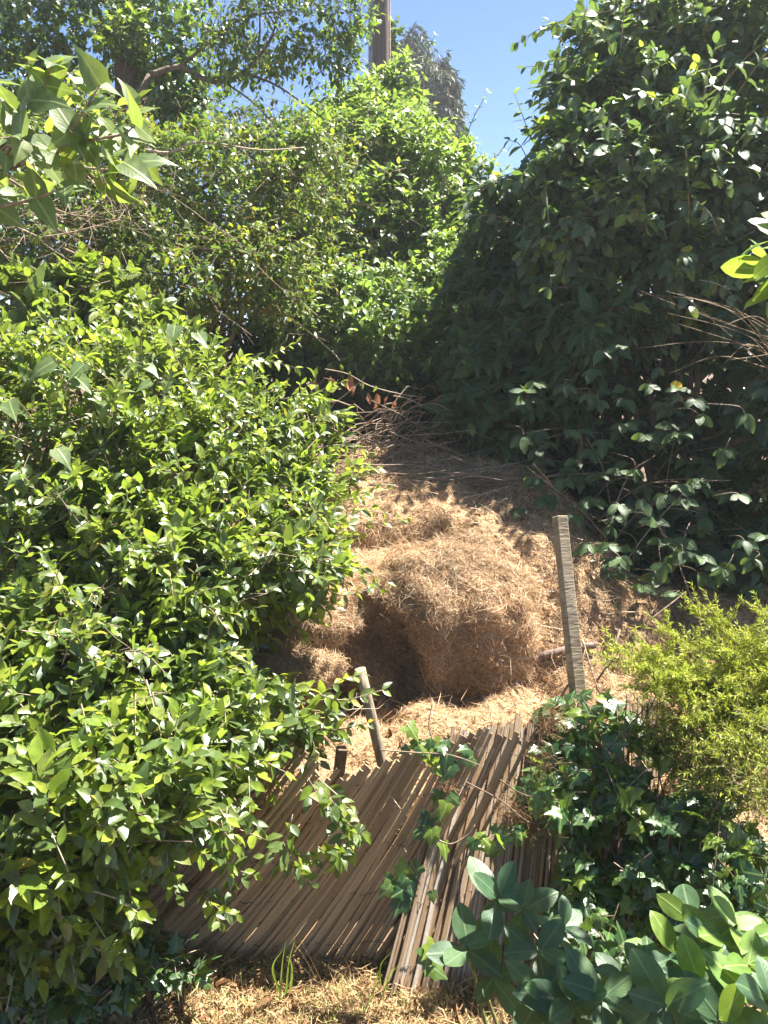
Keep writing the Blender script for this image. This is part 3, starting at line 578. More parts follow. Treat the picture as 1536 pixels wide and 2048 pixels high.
# pile of dry sticks behind the heap
tp_ = thing('stick_pile', 'tangled pile of dry pale sticks on top of the heap, under the hedge', 'stick pile', PY(790, 930, 4.5)); tb = np.array(tp_.location)
rs = np.random.default_rng(8)
for i in range(120):
    c = P(rs.normal(800, 55), rs.normal(890, 40), rs.uniform(4.35, 4.9)); a = rs.normal(0.55, 0.7); L = rs.uniform(0.2, 0.6)
    d = nrm(np.array([math.cos(a), rs.normal(0, 0.45), math.sin(a) * 0.8])); ln = wob(c - d * L / 2, c + d * L / 2, 5, 0.016, rs, -rs.uniform(0, 0.05))
    mb = MB(); tube(mb, ln - tb, np.linspace(rs.uniform(0.003, 0.0055), 0.0016, 5), 4); link('stick', mb.mesh('stick', M['twig']), tp_)
for i in range(60):
    c = P(rs.normal(900, 110), rs.normal(955, 18), rs.uniform(4.1, 4.5)); a = rs.normal(0.02, 0.12); L = rs.uniform(0.4, 0.9)
    d = nrm(np.array([math.cos(a), rs.normal(0, 0.3), math.sin(a)])); mb = MB(); tube(mb, wob(c - d * L / 2, c + d * L / 2, 5, 0.014, rs) - tb, np.linspace(0.0035, 0.0014, 5), 4); link('stick', mb.mesh('stick', M['twig']), tp_)

# ------------------------------------------------------------------ vegetation, near to far
def free_shoots(pl, blobs, n, L, leaf, nl, lean, young=0.5, r=0.0028):
    p, nn = sample_blobs(pl.rng, blobs, n, 0.85, 1.0, 0.1, 0.05)
    for q, m_ in zip(p, nn):
        d = nrm(m_ * 0.7 + np.asarray(lean) + pl.rng.normal(0, 0.35, 3)); l = L * pl.rng.uniform(0.6, 1.4)
        shoot(pl, [q - d * l * 0.4, q + d * l * 0.3, q + d * l * 0.8 - ZUP * l * 0.18], leaf, nl, r, young=young, cam=0.2)
# left glossy shrub (near) and its neighbour farther back
near = Plant('glossy_shrub', 'big glossy shrub with lime shoot tips, lower left, hanging over the brown screen', 'shrub', (-1.05, 2.35, 0.0), [M['glossy'], M['young']], 'ovate', seed=1)
NB = [blob(330, 1130, 2.95, 290, 150, .5), blob(530, 1110, 2.95, 140, 75, .3), blob(110, 1330, 2.55, 280, 200, .5), blob(350, 1340, 2.6, 150, 120, .3), blob(540, 1420, 2.55, 110, 45, .16),
      blob(120, 1590, 2.2, 220, 170, .4), blob(320, 1530, 2.28, 130, 130, .25), blob(60, 1790, 2.1, 170, 110, .3), blob(-250, 1450, 2.5, 250, 350, .5), blob(200, 1230, 2.72, 300, 90, .35), blob(350, 1240, 2.78, 140, 70, .25), blob(200, 1460, 2.38, 260, 80, .3), blob(110, 1700, 2.12, 190, 70, .25)]
foliage(near, NB, 1500, 0.18, 5, 0.06, interior=0.35, out=0.8, up=0.35, rnd=0.6, droop=0.25, young=0.2, alpha=58, bump=0.3, lo=0.72, hi=1.06)
trunks(near, NB, 0.018)
free_shoots(near, NB, 120, 0.24, 0.058, 6, (0.15, -0.2, 0.35), 0.5)
p, nn = sample_blobs(near.rng, NB, 70, 0.8, 1.05); bare_twigs(near, p, nn * 0.5 + near.rng.normal(0, 0.6, p.shape), 0.22, 0.0022)
for pts, nl in [([(480, 1660, 2.2), (560, 1690, 2.15), (630, 1720, 2.1)], 6), ([(600, 1580, 2.2), (660, 1620, 2.16), (700, 1650, 2.12)], 6), ([(330, 1640, 2.1), (420, 1640, 2.05), (470, 1690, 2.0)], 6), ([(180, 1780, 1.95), (240, 1800, 1.9), (275, 1825, 1.88)], 4), ([(80, 1800, 1.95), (120, 1830, 1.9), (145, 1850, 1.88)], 4),
                ([(600, 1100, 2.9), (700, 1140, 2.85), (760, 1180, 2.8)], 6), ([(620, 1160, 2.8), (680, 1190, 2.78), (735, 1180, 2.75)], 5), ([(640, 1390, 2.5), (690, 1400, 2.46), (765, 1380, 2.42)], 7), ([(560, 1440, 2.5), (660, 1460, 2.46), (735, 1445, 2.4)], 7), ([(600, 1040, 3.0), (700, 1050, 3.0), (800, 1042, 3.0)], 6),
                ([(420, 1560, 2.2), (455, 1600, 2.16), (480, 1640, 2.12)], 4), ([(640, 1560, 2.25), (690, 1610, 2.2), (700, 1680, 2.15)], 5), ([(540, 1470, 2.5), (590, 1500, 2.45), (610, 1530, 2.4)], 4), ([(250, 1440, 2.3), (330, 1470, 2.2), (400, 1500, 2.15)], 5)]:
    shoot(near, [P(*q) for q in pts], 0.055, nl, young=0.45, cam=0.35)
farb = Plant('glossy_shrub', 'bright leafy shrub behind the nearer left shrub, beside the stick pile and dark hedge base', 'shrub', (-0.95, 3.6, 0.4), [M['glossy'], M['young']], 'ovate', seed=2)
FB = [blob(240, 800, 3.6, 290, 140, .6), blob(500, 870, 3.5, 170, 110, .45), blob(90, 930, 3.3, 230, 170, .5), blob(600, 970, 3.4, 105, 70, .3), blob(330, 980, 3.3, 230, 120, .4), blob(-250, 850, 3.5, 250, 250, .6), blob(250, 1050, 3.1, 330, 80, .35), blob(520, 1050, 3.15, 170, 60, .25), blob(220, 880, 3.42, 280, 90, .4)]
foliage(farb, FB, 1350, 0.2, 6, 0.058, interior=0.3, out=0.7, up=0.6, rnd=0.6, droop=0.1, young=0.36, alpha=55, bump=0.3, lo=0.72, hi=1.06)
for px, py, d in [(420, 1660, 2.05), (455, 1690, 2.02), (380, 1690, 2.02), (565, 1700, 2.12), (600, 1725, 2.1), (650, 1610, 2.14), (690, 1640, 2.12), (700, 1700, 2.1), (660, 1700, 2.12), (300, 1690, 2.0), (340, 1760, 2.0), (500, 1620, 2.15), (420, 1830, 2.08), (470, 1750, 2.12), (270, 1830, 1.9), (130, 1850, 1.9), (215, 1880, 1.9)]:
    for k in range(2):
        q = P(px + near.rng.normal(0, 10), py + near.rng.normal(0, 10), d); dr = nrm(np.array([near.rng.normal(0.35, 0.5), -0.35, near.rng.normal(-0.25, 0.4)]))
        shoot(near, [q - dr * 0.06 + ZUP * 0.03, q, q + dr * 0.05], 0.052, 4, 0.0016, young=0.35, cam=0.5, droop=0.3, spread=75)
trunks(farb, FB, 0.02)
free_shoots(farb, FB, 130, 0.3, 0.058, 7, (0.2, -0.1, 0.5), 0.7)
for pts in [[(560, 800, 3.5), (610, 790, 3.5), (650, 800, 3.5)], [(620, 900, 3.4), (680, 890, 3.4), (740, 905, 3.4)], [(600, 960, 3.3), (690, 990, 3.3), (775, 970, 3.3)], [(640, 1000, 3.3), (700, 1000, 3.25), (740, 985, 3.2)], [(440, 740, 3.5), (520, 720, 3.5), (590, 735, 3.5)]]:
    shoot(farb, [P(*q) for q in pts], 0.06, 7, young=0.7, cam=0.25)
# lilac branches from the left edge
lil = Plant('lilac_bush', 'pale heart-shaped lilac leaves reaching in from the upper left', 'shrub', (-1.6, 1.75, 0.0), [M['lilac']], 'heart', seed=3)
LB = [blob(60, 260, 2.0, 170, 120, .25), blob(190, 260, 2.0, 110, 90, .2), blob(-150, 300, 2.1, 200, 200, .3)]
foliage(lil, LB, 24, 0.16, 3, 0.074, interior=0.3, out=0.5, up=0.35, droop=0.3, alpha=75, face_up=0.8, young=0, bend_cam=0.3)
for pts, nl, sc in [([(40, 330, 2.0), (130, 290, 1.95), (240, 270, 1.9), (270, 250, 1.9)], 4, .085), ([(-60, 380, 2.0), (60, 230, 1.95), (105, 130, 1.9)], 5, .09), ([(-40, 420, 1.95), (60, 400, 1.92), (130, 375, 1.88)], 3, .085), ([(100, 330, 1.95), (150, 250, 1.9), (200, 170, 1.9)], 4, .09), ([(0, 330, 1.9), (40, 260, 1.88), (60, 200, 1.85)], 4, .082)]:
    shoot(lil, [P(*q) for q in pts], sc, nl, 0.005, young=0, spread=70, droop=0.35, cam=0.5, tipscale=0.85)
for i in range(3):
    lil.limb(smooth_line([lil.base + np.array([0.1 * i, 0, 0]), P(-500 + i * 60, 900, 2.0), P(-150 + i * 50, 420 - i * 40, 2.0), P(40 + 30 * i, 330 - 30 * i, 2.0)], 5), np.linspace(0.016, 0.005, 16))
# bindweed leaves over the left shrub
bw = Plant('bindweed_vine', 'few large pale matt bindweed leaves lying over the left shrub', 'vine', (-1.1, 2.75, 0.0), [M['lilac']], 'heart', seed=4, stem='green_stem')
for px, py, d, L in [(110, 740, 2.75, .11), (150, 770, 2.75, .09), (20, 820, 2.7, .09), (115, 915, 2.6, .085), (350, 665, 3.3, .1), (395, 680, 3.3, .09), (290, 745, 3.1, .08), (305, 780, 3.05, .07), (170, 745, 2.75, .08), (250, 750, 3.1, .06)]:
    q = P(px, py, d) + ZUP * 0.03; a = bw.rng.uniform(-1.3, 1.3); dr = nrm(np.array([math.sin(a), -0.5, -0.5])); no = nrm(ZUP + np.array([0.2, -0.9, 0]) + bw.rng.normal(0, 0.25, 3)); no = nrm(no - dr * (no @ dr))
    bw.leaves(q[None], dr[None], no[None], np.array([L]), np.array([False]))
    tube(bw.tw, smooth_line([q - dr * 0.005, q + np.array([0, 0.06, 0.0]), q + np.array([bw.rng.normal(0, .08), 0.15, -0.12])], 4) - bw.base, 0.0022, 4)
bw.limb(smooth_line([bw.base, P(60, 1250, 2.9), P(90, 900, 2.95), P(200, 780, 3.2), P(350, 700, 3.5)], 5), 0.003, 5)

# twiggy small-leaved shrub, middle left
tw = Plant('twiggy_shrub', 'twiggy small-leaved shrub with yellowish leaves and bare grey twigs, behind the lilac leaves', 'shrub', (-1.7, 4.9, 0.5), [M['small'], M['small_y']], 'tiny2', seed=5, nparts=260)
TB = [blob(400, 380, 5.0, 170, 130, .5), blob(250, 470, 4.7, 190, 100, .45), blob(570, 330, 5.3, 140, 95, .4), blob(480, 540, 4.8, 170, 85, .4), blob(330, 560, 4.6, 160, 70, .4), blob(60, 480, 4.6, 150, 100, .4), blob(150, 330, 5.0, 170, 120, .4), blob(560, 440, 5.2, 130, 90, .4)]
foliage(tw, TB, 3000, 0.17, 6, 0.048, interior=0.3, out=0.6, up=0.15, rnd=0.7, droop=0.2, young=0.35, opposite=False, stem_r=0.0015, bump=0.32)
trunks(tw, TB, 0.03)
p, nn = sample_blobs(tw.rng, TB, 80, 0.9, 1.1); bare_twigs(tw, p, nn * 0.4 + np.array([0.5, -0.4, -0.15]), 0.4, 0.0026)
p, nn = sample_blobs(tw.rng, [blob(150, 420, 4.3, 190, 90, .3), blob(60, 480, 4.2, 120, 70, .3)], 60, 0.6, 1.1); bare_twigs(tw, p, nn * 0.3 + np.array([0.8, -0.3, -0.25]), 0.5, 0.003)
for pts in [[(0, 480, 4.2), (120, 470, 4.2), (240, 440, 4.2)], [(0, 440, 4.2), (180, 520, 4.2), (280, 550, 4.2)], [(120, 330, 4.4), (220, 340, 4.4), (320, 340, 4.4)], [(300, 600, 4.5), (310, 560, 4.5), (330, 500, 4.5)], [(290, 300, 4.6), (340, 305, 4.6), (400, 284, 4.6), (520, 300, 4.7), (610, 295, 4.8)], [(350, 490, 4.5), (420, 500, 4.5), (500, 505, 4.5)], [(20, 360, 4.3), (140, 430, 4.3), (250, 420, 4.3)]]:
    tube(tw.tw, smooth_line([P(*q) for q in pts], 5) - tw.base, np.linspace(0.009, 0.004, (len(pts) - 1) * 5 + 1), 5)

# hawthorn arching across the top
hw = Plant('hawthorn_tree', 'small-leaved tree arching curved grey branches across the sky gap beside the pole', 'tree', (-1.6, 5.6, 0.5), [M['small'], M['hedge']], 'tiny2', seed=6, nparts=200)
HB = [blob(620, 50, 5.6, 110, 55, .35), blob(690, 20, 5.7, 60, 50, .25), blob(540, 70, 5.5, 90, 60, .3), blob(660, 110, 5.6, 60, 50, .25), blob(480, 110, 5.5, 80, 45, .25), blob(480, 30, 5.5, 80, 50, .3), blob(620, -90, 5.6, 160, 60, .4)]
foliage(hw, HB, 560, 0.19, 6, 0.055, interior=0.2, out=0.6, up=0.1, rnd=0.7, droop=0.25, young=0.5, opposite=False, stem_r=0.002)
for pts, r in [([(300, 150, 5.4), (360, 135, 5.45), (420, 162, 5.5), (470, 155, 5.5), (510, 120, 5.5), (545, 70, 5.5), (565, -20, 5.5)], .022), ([(365, 130, 5.45), (430, 75, 5.5), (490, 35, 5.5), (585, 20, 5.5)], .013), ([(490, 145, 5.5), (560, 175, 5.6), (650, 240, 5.7)], .01), ([(510, 120, 5.5), (520, 60, 5.5), (515, -20, 5.5)], .01), ([(450, 165, 5.5), (500, 200, 5.55), (540, 240, 5.6)], .008), ([(540, 75, 5.5), (555, 60, 5.45), (530, 20, 5.45)], .009)]:
    hw.limb(smooth_line([P(*q) for q in pts], 5), np.linspace(r, r * 0.4, (len(pts) - 1) * 5 + 1))
hw.limb(smooth_line([hw.base, P(200, 500, 5.5), P(230, 300, 5.45), P(300, 150, 5.4)], 5), np.linspace(0.05, 0.022, 16))

# ivy-covered tree, top left
it = Plant('ivy_covered_tree', 'dark ivy-covered tree rising at the top left behind the lilac', 'tree', (-2.6, 6.6, 0.55), [M['ivy'], M['ivy_y']], 'ivy', seed=7, nparts=200)
IB = [blob(130, 30, 6.5, 230, 110, .6), blob(340, 70, 6.3, 95, 130, .4), blob(120, -150, 6.5, 300, 150, .6), blob(360, 190, 6.2, 60, 90, .3), blob(-60, 150, 6.6, 160, 200, .5), blob(150, 180, 6.8, 200, 130, .5), blob(60, 260, 7.0, 220, 130, .4), blob(300, 260, 7.0, 140, 100, .4)]
foliage(it, IB, 2500, 0.18, 5, 0.062, interior=0.5, out=0.5, up=-0.1, rnd=0.6, droop=0.4, young=0.05, opposite=False, face_up=0.5)
it.limb(smooth_line([it.base, P(250, 600, 6.6), P(270, 300, 6.5), P(260, 60, 6.5), P(240, -200, 6.5)], 4), np.linspace(0.2, 0.12, 17), 10)
ym = [blob(250, 60, 5.9, 70, 40, .2)]; p, nn = sample_blobs(it.rng, ym, 40, 0.5, 1.1); add_sprigs(it, p, nn, 0.2, 5, 0.06, young=1.0, up=0.4, opposite=False)

# hedges in the middle distance
def hedge(label, base, blobs, mats, shape, ns, L, nl, leaf, seed, name='overgrown_hedge', cat='hedge', nparts=260, **kw):
    h = Plant(name, label, cat, base, mats, shape, seed=seed, nparts=nparts); a = dict(interior=0.45, out=0.6, up=0.25, rnd=0.6, droop=0.25, young=0.3, stem_r=0.002, opposite=False, bump=0.32); a.update(kw)
    foliage(h, blobs, ns, L, nl, leaf, **a); trunks(h, blobs, 0.03); return h
CH = [blob(780, 310, 7.2, 110, 90, .6), blob(850, 400, 7.0, 110, 130, .6), blob(700, 330, 6.9, 120, 100, .5), blob(920, 420, 6.9, 70, 110, .4), blob(750, 470, 6.6, 130, 100, .5), blob(890, 520, 6.6, 90, 90, .4), blob(780, 210, 7.6, 70, 60, .4), blob(820, 310, 7.5, 70, 80, .4), blob(960, 470, 6.9, 60, 80, .4), blob(715, 245, 7.4, 75, 70, .4), blob(620, 400, 6.6, 100, 90, .4), blob(600, 500, 6.2, 110, 90, .4)]
ch = hedge('tall sunlit hedge of fresh green climbers below the utility pole', (0.2, 7.1, 0.55), CH, [M['hedge'], M['hedge_y']], 'tiny2', 3900, 0.2, 6, 0.075, 8, young=0.26)
for pts in [[(925, 300, 7.0), (945, 240, 7.0), (975, 185, 7.0)], [(960, 350, 7.0), (985, 320, 7.0), (1005, 300, 7.0)], [(840, 230, 7.3), (855, 110, 7.3), (870, 70, 7.3)], [(985, 380, 6.8), (1000, 350, 6.8), (1015, 335, 6.8)]]: shoot(ch, [P(*q) for q in pts], 0.07, 7, 0.006, young=0.6)
MH = [blob(800, 620, 6.0, 130, 90, .45), blob(900, 600, 6.2, 90, 90, .4), blob(680, 600, 5.9, 110, 80, .4), blob(740, 690, 5.8, 130, 60, .35), blob(880, 690, 5.9, 80, 60, .3), blob(590, 640, 5.8, 90, 70, .35)]
hedge('pale-leaved bramble bank hanging above the stick pile', (0.1, 6.2, 0.55), MH, [M['hedge'], M['hedge_y']], 'tiny2', 1500, 0.17, 5, 0.072, 9, 'bramble_bank', 'bramble', young=0.15, face_up=0.7, bend_cam=0.3)
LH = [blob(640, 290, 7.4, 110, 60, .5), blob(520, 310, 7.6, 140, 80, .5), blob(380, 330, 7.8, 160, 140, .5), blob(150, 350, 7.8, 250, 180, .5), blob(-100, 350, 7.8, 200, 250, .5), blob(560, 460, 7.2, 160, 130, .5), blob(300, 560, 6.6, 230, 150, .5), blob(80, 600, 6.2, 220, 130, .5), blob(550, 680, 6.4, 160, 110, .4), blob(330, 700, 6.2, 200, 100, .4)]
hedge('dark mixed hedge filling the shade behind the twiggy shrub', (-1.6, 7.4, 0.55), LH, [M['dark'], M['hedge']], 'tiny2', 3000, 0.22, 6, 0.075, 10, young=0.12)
# shrub of glossy leaves in the gap above the left shrub
GP = Plant('laurel_sapling', 'dim glossy-leaved sapling in the shade between the twiggy shrub and left shrub', 'shrub', (-1.75, 4.2, 0.4), [M['glossy'], M['young']], 'oval', seed=11, nparts=120)
foliage(GP, [blob(200, 590, 4.1, 70, 60, .2), blob(80, 610, 4.0, 120, 60, .25), blob(260, 640, 4.0, 90, 40, .2)], 110, 0.2, 5, 0.085, interior=0.2, young=0.15)
trunks(GP, [blob(200, 590, 4.1, 70, 60, .2)], 0.012)

# right-hand oval-leaved shrub, its drooping neighbour, and the dark growth under them
rt = Plant('oval_leaved_shrub', 'tall shrub with soft grey-green oval leaves filling the upper right against the sky', 'shrub', (1.9, 4.8, 0.5), [M['oval'], M['oval_y']], 'oval', seed=12)
RB = [blob(1330, 130, 5.05, 190, 140, .4), blob(1480, 90, 4.95, 180, 130, .4), blob(1230, 230, 4.85, 120, 110, .35), blob(1430, 330, 4.50, 190, 140, .4), blob(1240, 400, 4.60, 140, 100, .35), blob(1510, 520, 4.40, 150, 110, .35), blob(1350, 520, 4.50, 130, 80, .3), blob(1110, 330, 4.70, 60, 60, .25), blob(1700, 330, 4.70, 170, 330, .4), blob(1140, 460, 4.60, 80, 70, .3), blob(1400, 20, 5.25, 150, 60, .3)]
foliage(rt, RB, 1350, 0.24, 5, 0.095, bump=0.28, hi=1.1, interior=0.5, out=0.9, up=0.15, rnd=0.5, droop=0.35, young=0.12, alpha=65, bend_cam=0.1, stem_r=0.0022)
trunks(rt, RB, 0.028)
free_shoots(rt, RB, 170, 0.5, 0.092, 6, (-0.15, -0.6, 0.35), 0.12, 0.004)
for pts, nl in [([(1230, 20, 4.62), (1150, 35, 4.62), (1085, 55, 4.62), (1035, 85, 4.62)], 8), ([(1200, 150, 4.62), (1130, 120, 4.62), (1085, 125, 4.62)], 6), ([(1100, 340, 4.72), (1060, 270, 4.72), (1045, 230, 4.72), (1030, 190, 4.72)], 7), ([(1060, 330, 4.72), (1040, 290, 4.72), (1020, 280, 4.72)], 4), ([(1240, 200, 4.52), (1180, 260, 4.47), (1140, 310, 4.42)], 6), ([(1400, 560, 4.12), (1440, 570, 4.07), (1465, 590, 4.02)], 3)]:
    shoot(rt, [P(*q) for q in pts], 0.088, nl, 0.004, young=0.2, droop=0.5, spread=65)
ld = Plant('drooping_shrub', 'dark shrub with drooping pointed leaves between the bright hedge and the oval-leaved shrub', 'shrub', (0.9, 4.9, 0.55), [M['lance'], M['ivy_y']], 'ovate', seed=13, nparts=260)
DB = [blob(1010, 460, 5.6, 90, 100, .35), blob(1090, 520, 5.3, 130, 110, .4), blob(970, 580, 5.4, 70, 110, .3), blob(1060, 660, 4.9, 130, 100, .35), blob(950, 720, 4.8, 60, 80, .25), blob(1180, 640, 4.5, 110, 90, .3), blob(1060, 790, 4.7, 130, 80, .25), blob(980, 830, 4.8, 80, 60, .2)]
foliage(ld, DB, 480, 0.2, 4, 0.115, hang=0.3, interior=0.4, out=0.8, up=0.3, rnd=0.6, droop=0.55, young=0.035, alpha=75, bend_cam=0.3, bump=0.3, lean=(0, 0, 0))
trunks(ld, DB, 0.025)
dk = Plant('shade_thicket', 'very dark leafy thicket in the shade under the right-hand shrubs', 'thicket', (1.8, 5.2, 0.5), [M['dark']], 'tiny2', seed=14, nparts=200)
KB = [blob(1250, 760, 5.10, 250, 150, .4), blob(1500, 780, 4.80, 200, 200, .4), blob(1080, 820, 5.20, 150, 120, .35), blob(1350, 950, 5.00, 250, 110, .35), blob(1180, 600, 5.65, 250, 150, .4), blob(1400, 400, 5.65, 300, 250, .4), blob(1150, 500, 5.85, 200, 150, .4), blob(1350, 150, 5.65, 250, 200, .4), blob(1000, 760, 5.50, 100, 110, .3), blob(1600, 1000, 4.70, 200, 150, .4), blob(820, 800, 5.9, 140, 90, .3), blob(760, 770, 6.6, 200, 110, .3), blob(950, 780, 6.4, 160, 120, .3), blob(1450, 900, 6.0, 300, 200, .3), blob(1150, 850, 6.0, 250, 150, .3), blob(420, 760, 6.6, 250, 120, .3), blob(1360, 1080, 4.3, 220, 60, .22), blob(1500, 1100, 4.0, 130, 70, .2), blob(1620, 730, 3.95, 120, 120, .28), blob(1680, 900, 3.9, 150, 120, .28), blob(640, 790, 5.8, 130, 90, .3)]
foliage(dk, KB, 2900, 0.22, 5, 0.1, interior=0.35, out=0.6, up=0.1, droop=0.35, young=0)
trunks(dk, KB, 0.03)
br = Plant('bramble', 'shaded bramble with three-part leaves trailing over the heap behind the square post', 'bramble', (1.25, 4.1, 0.6), [M['bramble']], 'oval', seed=15, nparts=260, stem='twig')
for px, py, d in [(1075, 900, 4.0), (1130, 960, 3.9), (1180, 900, 3.9), (1205, 880, 3.9), (1145, 1030, 3.8), (1180, 1000, 3.8), (1240, 1010, 3.7), (1290, 870, 3.8), (1330, 990, 3.7), (1360, 970, 3.7), (1400, 960, 3.7), (1220, 1090, 3.6), (1400, 830, 3.7), (1390, 800, 3.7), (1210, 700, 3.9), (1190, 740, 3.9), (1240, 690, 3.9), (1300, 770, 3.9), (1370, 1000, 3.6), (1350, 870, 3.8), (1270, 940, 3.8), (1100, 990, 3.9), (1450, 900, 3.7), (1490, 830, 3.6), (1160, 860, 4.0), (1250, 800, 4.0), (1060, 940, 4.05), (1480, 990, 3.5), (1150, 920, 3.85), (1310, 1040, 3.6), (1280, 1000, 3.7), (1180, 1090, 3.6)] + [(RNG.uniform(1030, 1500), RNG.uniform(760, 1080), RNG.uniform(3.8, 4.3)) for _ in range(70)] + [(RNG.uniform(1200, 1536), RNG.uniform(1060, 1190), RNG.uniform(3.5, 3.8)) for _ in range(26)]:
    q = P(px, py, d); r = br.rng; st = nrm(np.array([r.normal(-0.2, 0.5), -0.6, r.normal(-0.1, 0.3)]))
    sd = nrm(np.cross(st, ZUP)); no0 = nrm(ZUP * 0.7 + np.array([0, -0.8, 0]) + r.normal(0, 0.25, 3))
    for a, k in ((0, 1.0), (1.15, 0.85), (-1.15, 0.85)):
        dr = nrm(st * math.cos(a) + sd * math.sin(a) - ZUP * 0.25); no = nrm(no0 - dr * (no0 @ dr)); br.leaves(q[None], dr[None], no[None], np.array([0.085 * k * r.uniform(0.8, 1.15)]), np.array([False]))
    tube(br.tw, smooth_line([q, q - st * 0.06, q - st * 0.14 + np.array([r.normal(0, .05), 0.1, -0.05])], 3) - br.base, np.array([1, 1, 1, 1.2, 1.4, 1.6, 1.8]) * 0.0014, 4)
for i in range(16):
    a = P(br.rng.uniform(1050, 1500), br.rng.uniform(820, 1080), br.rng.uniform(3.7, 4.2)); b = br.base + br.rng.normal(0, 0.25, 3) * np.array([1, 1, 0.1]); m_ = (a + b) / 2 + ZUP * br.rng.uniform(0.05, 0.3)
    tube(br.tw, smooth_line([b, m_, a], 6) - br.base, np.linspace(0.004, 0.0018, 13), 5)

# far conifer and utility pole
cf = Plant('conifer_tree', 'dark blue-green drooping conifer rising behind the hedge against the sky', 'tree', (1.0, 19.5, 0.5), [M['conifer']], 'needle', seed=16, nparts=0)
CB = [blob(825, 110, 20, 30, 40, .6), blob(845, 160, 20, 52, 50, .8), blob(862, 200, 20, 54, 70, .9), blob(872, 270, 20, 55, 90, .9), blob(860, 420, 20, 75, 150, 1.0), blob(882, 210, 20, 32, 60, .6)]
foliage(cf, CB, 3300, 0.26, 7, 0.2, interior=0.4, out=0.6, up=-0.55, rnd=0.4, droop=0.5, young=0, opposite=False, alpha=25, face_up=0.2, stem_r=0.006, bump=0.24)
cf.limb(np.array([cf.base, P(850, 300, 20), P(830, 100, 20)]), np.array([0.2, 0.12, 0.03]), 8)
pole = thing('utility_pole', 'tall brown wooden utility pole with a grey cable guard, topped out of frame', 'pole', (PY(759, 700, 12.0)[0], 12.0, 0.55)); pb = np.array(pole.location)
mb = MB(); t = np.linspace(0, 8.5, 12); tube(mb, np.stack([np.zeros(12), np.zeros(12), t], 1), np.linspace(0.16, 0.125, 12), 20); link('shaft', mb.mesh('shaft', M['pole']), pole)
mb = MB(); tube(mb, np.stack([np.full(12, -0.135), np.full(12, -0.1), t], 1) + np.stack([np.linspace(0, 0.03, 12), np.zeros(12), np.zeros(12)], 1), 0.035, 8); link('cable_guard', mb.mesh('cable_guard', M['guard']), pole)
pv = Plant('climbing_ivy', 'ivy climbing the right side of the utility pole', 'ivy', tuple(pb + np.array([0.15, -0.2, 0])), [M['ivy'], M['hedge_y']], 'ivy', seed=17, nparts=80)
foliage(pv, [blob(762, 150, 11.8, 20, 70, .2), blob(772, 95, 11.8, 16, 45, .18), blob(785, 60, 11.8, 12, 22, .12), blob(760, 260, 11.8, 35, 80, .25)], 260, 0.22, 5, 0.1, interior=0.2, young=0.3, opposite=False)
pv.limb(np.array([pv.base, pv.base + ZUP * 3, pv.base + ZUP * 6]), np.array([0.03, 0.02, 0.01]))

# juniper on the right
ju = Plant('juniper_shrub', 'feathery yellow-green juniper spreading in from the right edge', 'shrub', (1.55, 2.5, 0.3), [M['needle'], M['needle_d']], 'needle', seed=18, nparts=0)
JB = [(1215, 1320, 2.5), (1235, 1295, 2.5), (1270, 1380, 2.45), (1250, 1330, 2.45), (1330, 1260, 2.55), (1400, 1225, 2.6), (1440, 1240, 2.6), (1300, 1300, 2.5), (1350, 1330, 2.45), (1390, 1300, 2.5), (1420, 1350, 2.45), (1470, 1330, 2.5), (1500, 1280, 2.5), (1530, 1225, 2.6), (1310, 1370, 2.4), (1360, 1390, 2.4), (1430, 1400, 2.4), (1490, 1390, 2.4), (1380, 1440, 2.35), (1340, 1350, 2.4), (1420, 1450, 2.35), (1500, 1440, 2.35), (1420, 1500, 2.3), (1480, 1490, 2.3), (1530, 1350, 2.45), (1540, 1430, 2.4), (1560, 1290, 2.5), (1290, 1340, 2.45), (1445, 1300, 2.5)]
rj = ju.rng
for (px, py, d) in JB:
    tip = P(px, py, d); root = ju.base + np.array([rj.normal(0, 0.06), rj.normal(0, 0.06), rj.uniform(0.05, 0.3)]); midp = (tip + root) / 2 + np.array([0, 0.02, 0.06])
    ln = smooth_line([root, midp, tip], 8); tube(ju.tw, ln - ju.base, np.linspace(0.006, 0.0015, len(ln)), 5)
    ps, ds = [], []
    for k in range(46):
        f = rj.uniform(0.45, 1.0) * (len(ln) - 1); a = int(min(f, len(ln) - 2)); q = ln[a] + (ln[a + 1] - ln[a]) * (f - a); t = nrm(ln[a + 1] - ln[a])
        dd_ = nrm(t * 0.9 + rj.normal(0, 0.5, 3) * np.array([1, 1, 0.55]) + ZUP * 0.1); ps.append(q); ds.append(dd_)
    ps = np.array(ps); ds = np.array(ds); Ls = rj.uniform(0.05, 0.12, len(ps)); segs(ju.tw, ps - ju.base, ps + ds * Ls[:, None] - ju.base, 0.0011, 0.0006)
    for k in range(30):
        s = (k + rj.random(len(ps))) / 30; q = ps + ds * (Ls * s)[:, None]; d2 = nrm(ds * 0.75 + rj.normal(0, 0.55, (len(ps), 3))); no = nrm(rj.normal(0, 1, (len(ps), 3)) + ZUP); no = nrm(no - d2 * (no * d2).sum(1, keepdims=True))
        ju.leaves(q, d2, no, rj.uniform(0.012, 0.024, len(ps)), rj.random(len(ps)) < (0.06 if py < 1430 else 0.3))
ju.limb(smooth_line([np.array([1.6, 2.55, 0.0]), ju.base, ju.base + np.array([0.02, 0, 0.25])], 4), np.linspace(0.025, 0.01, 9))
dj = [blob(1500, 1530, 2.35, 130, 75, .16), blob(1420, 1450, 2.5, 130, 90, .15)]
p, nn = sample_blobs(rj, dj, 1000, 0.3, 1.0)
t0 = nrm(nn * 0.4 + rj.normal(0, 0.6, p.shape) + np.array([-0.4, -0.2, -0.3])); segs(ju.tw, p - ju.base, p + t0 * 0.1 - ju.base, 0.0008, 0.0004)
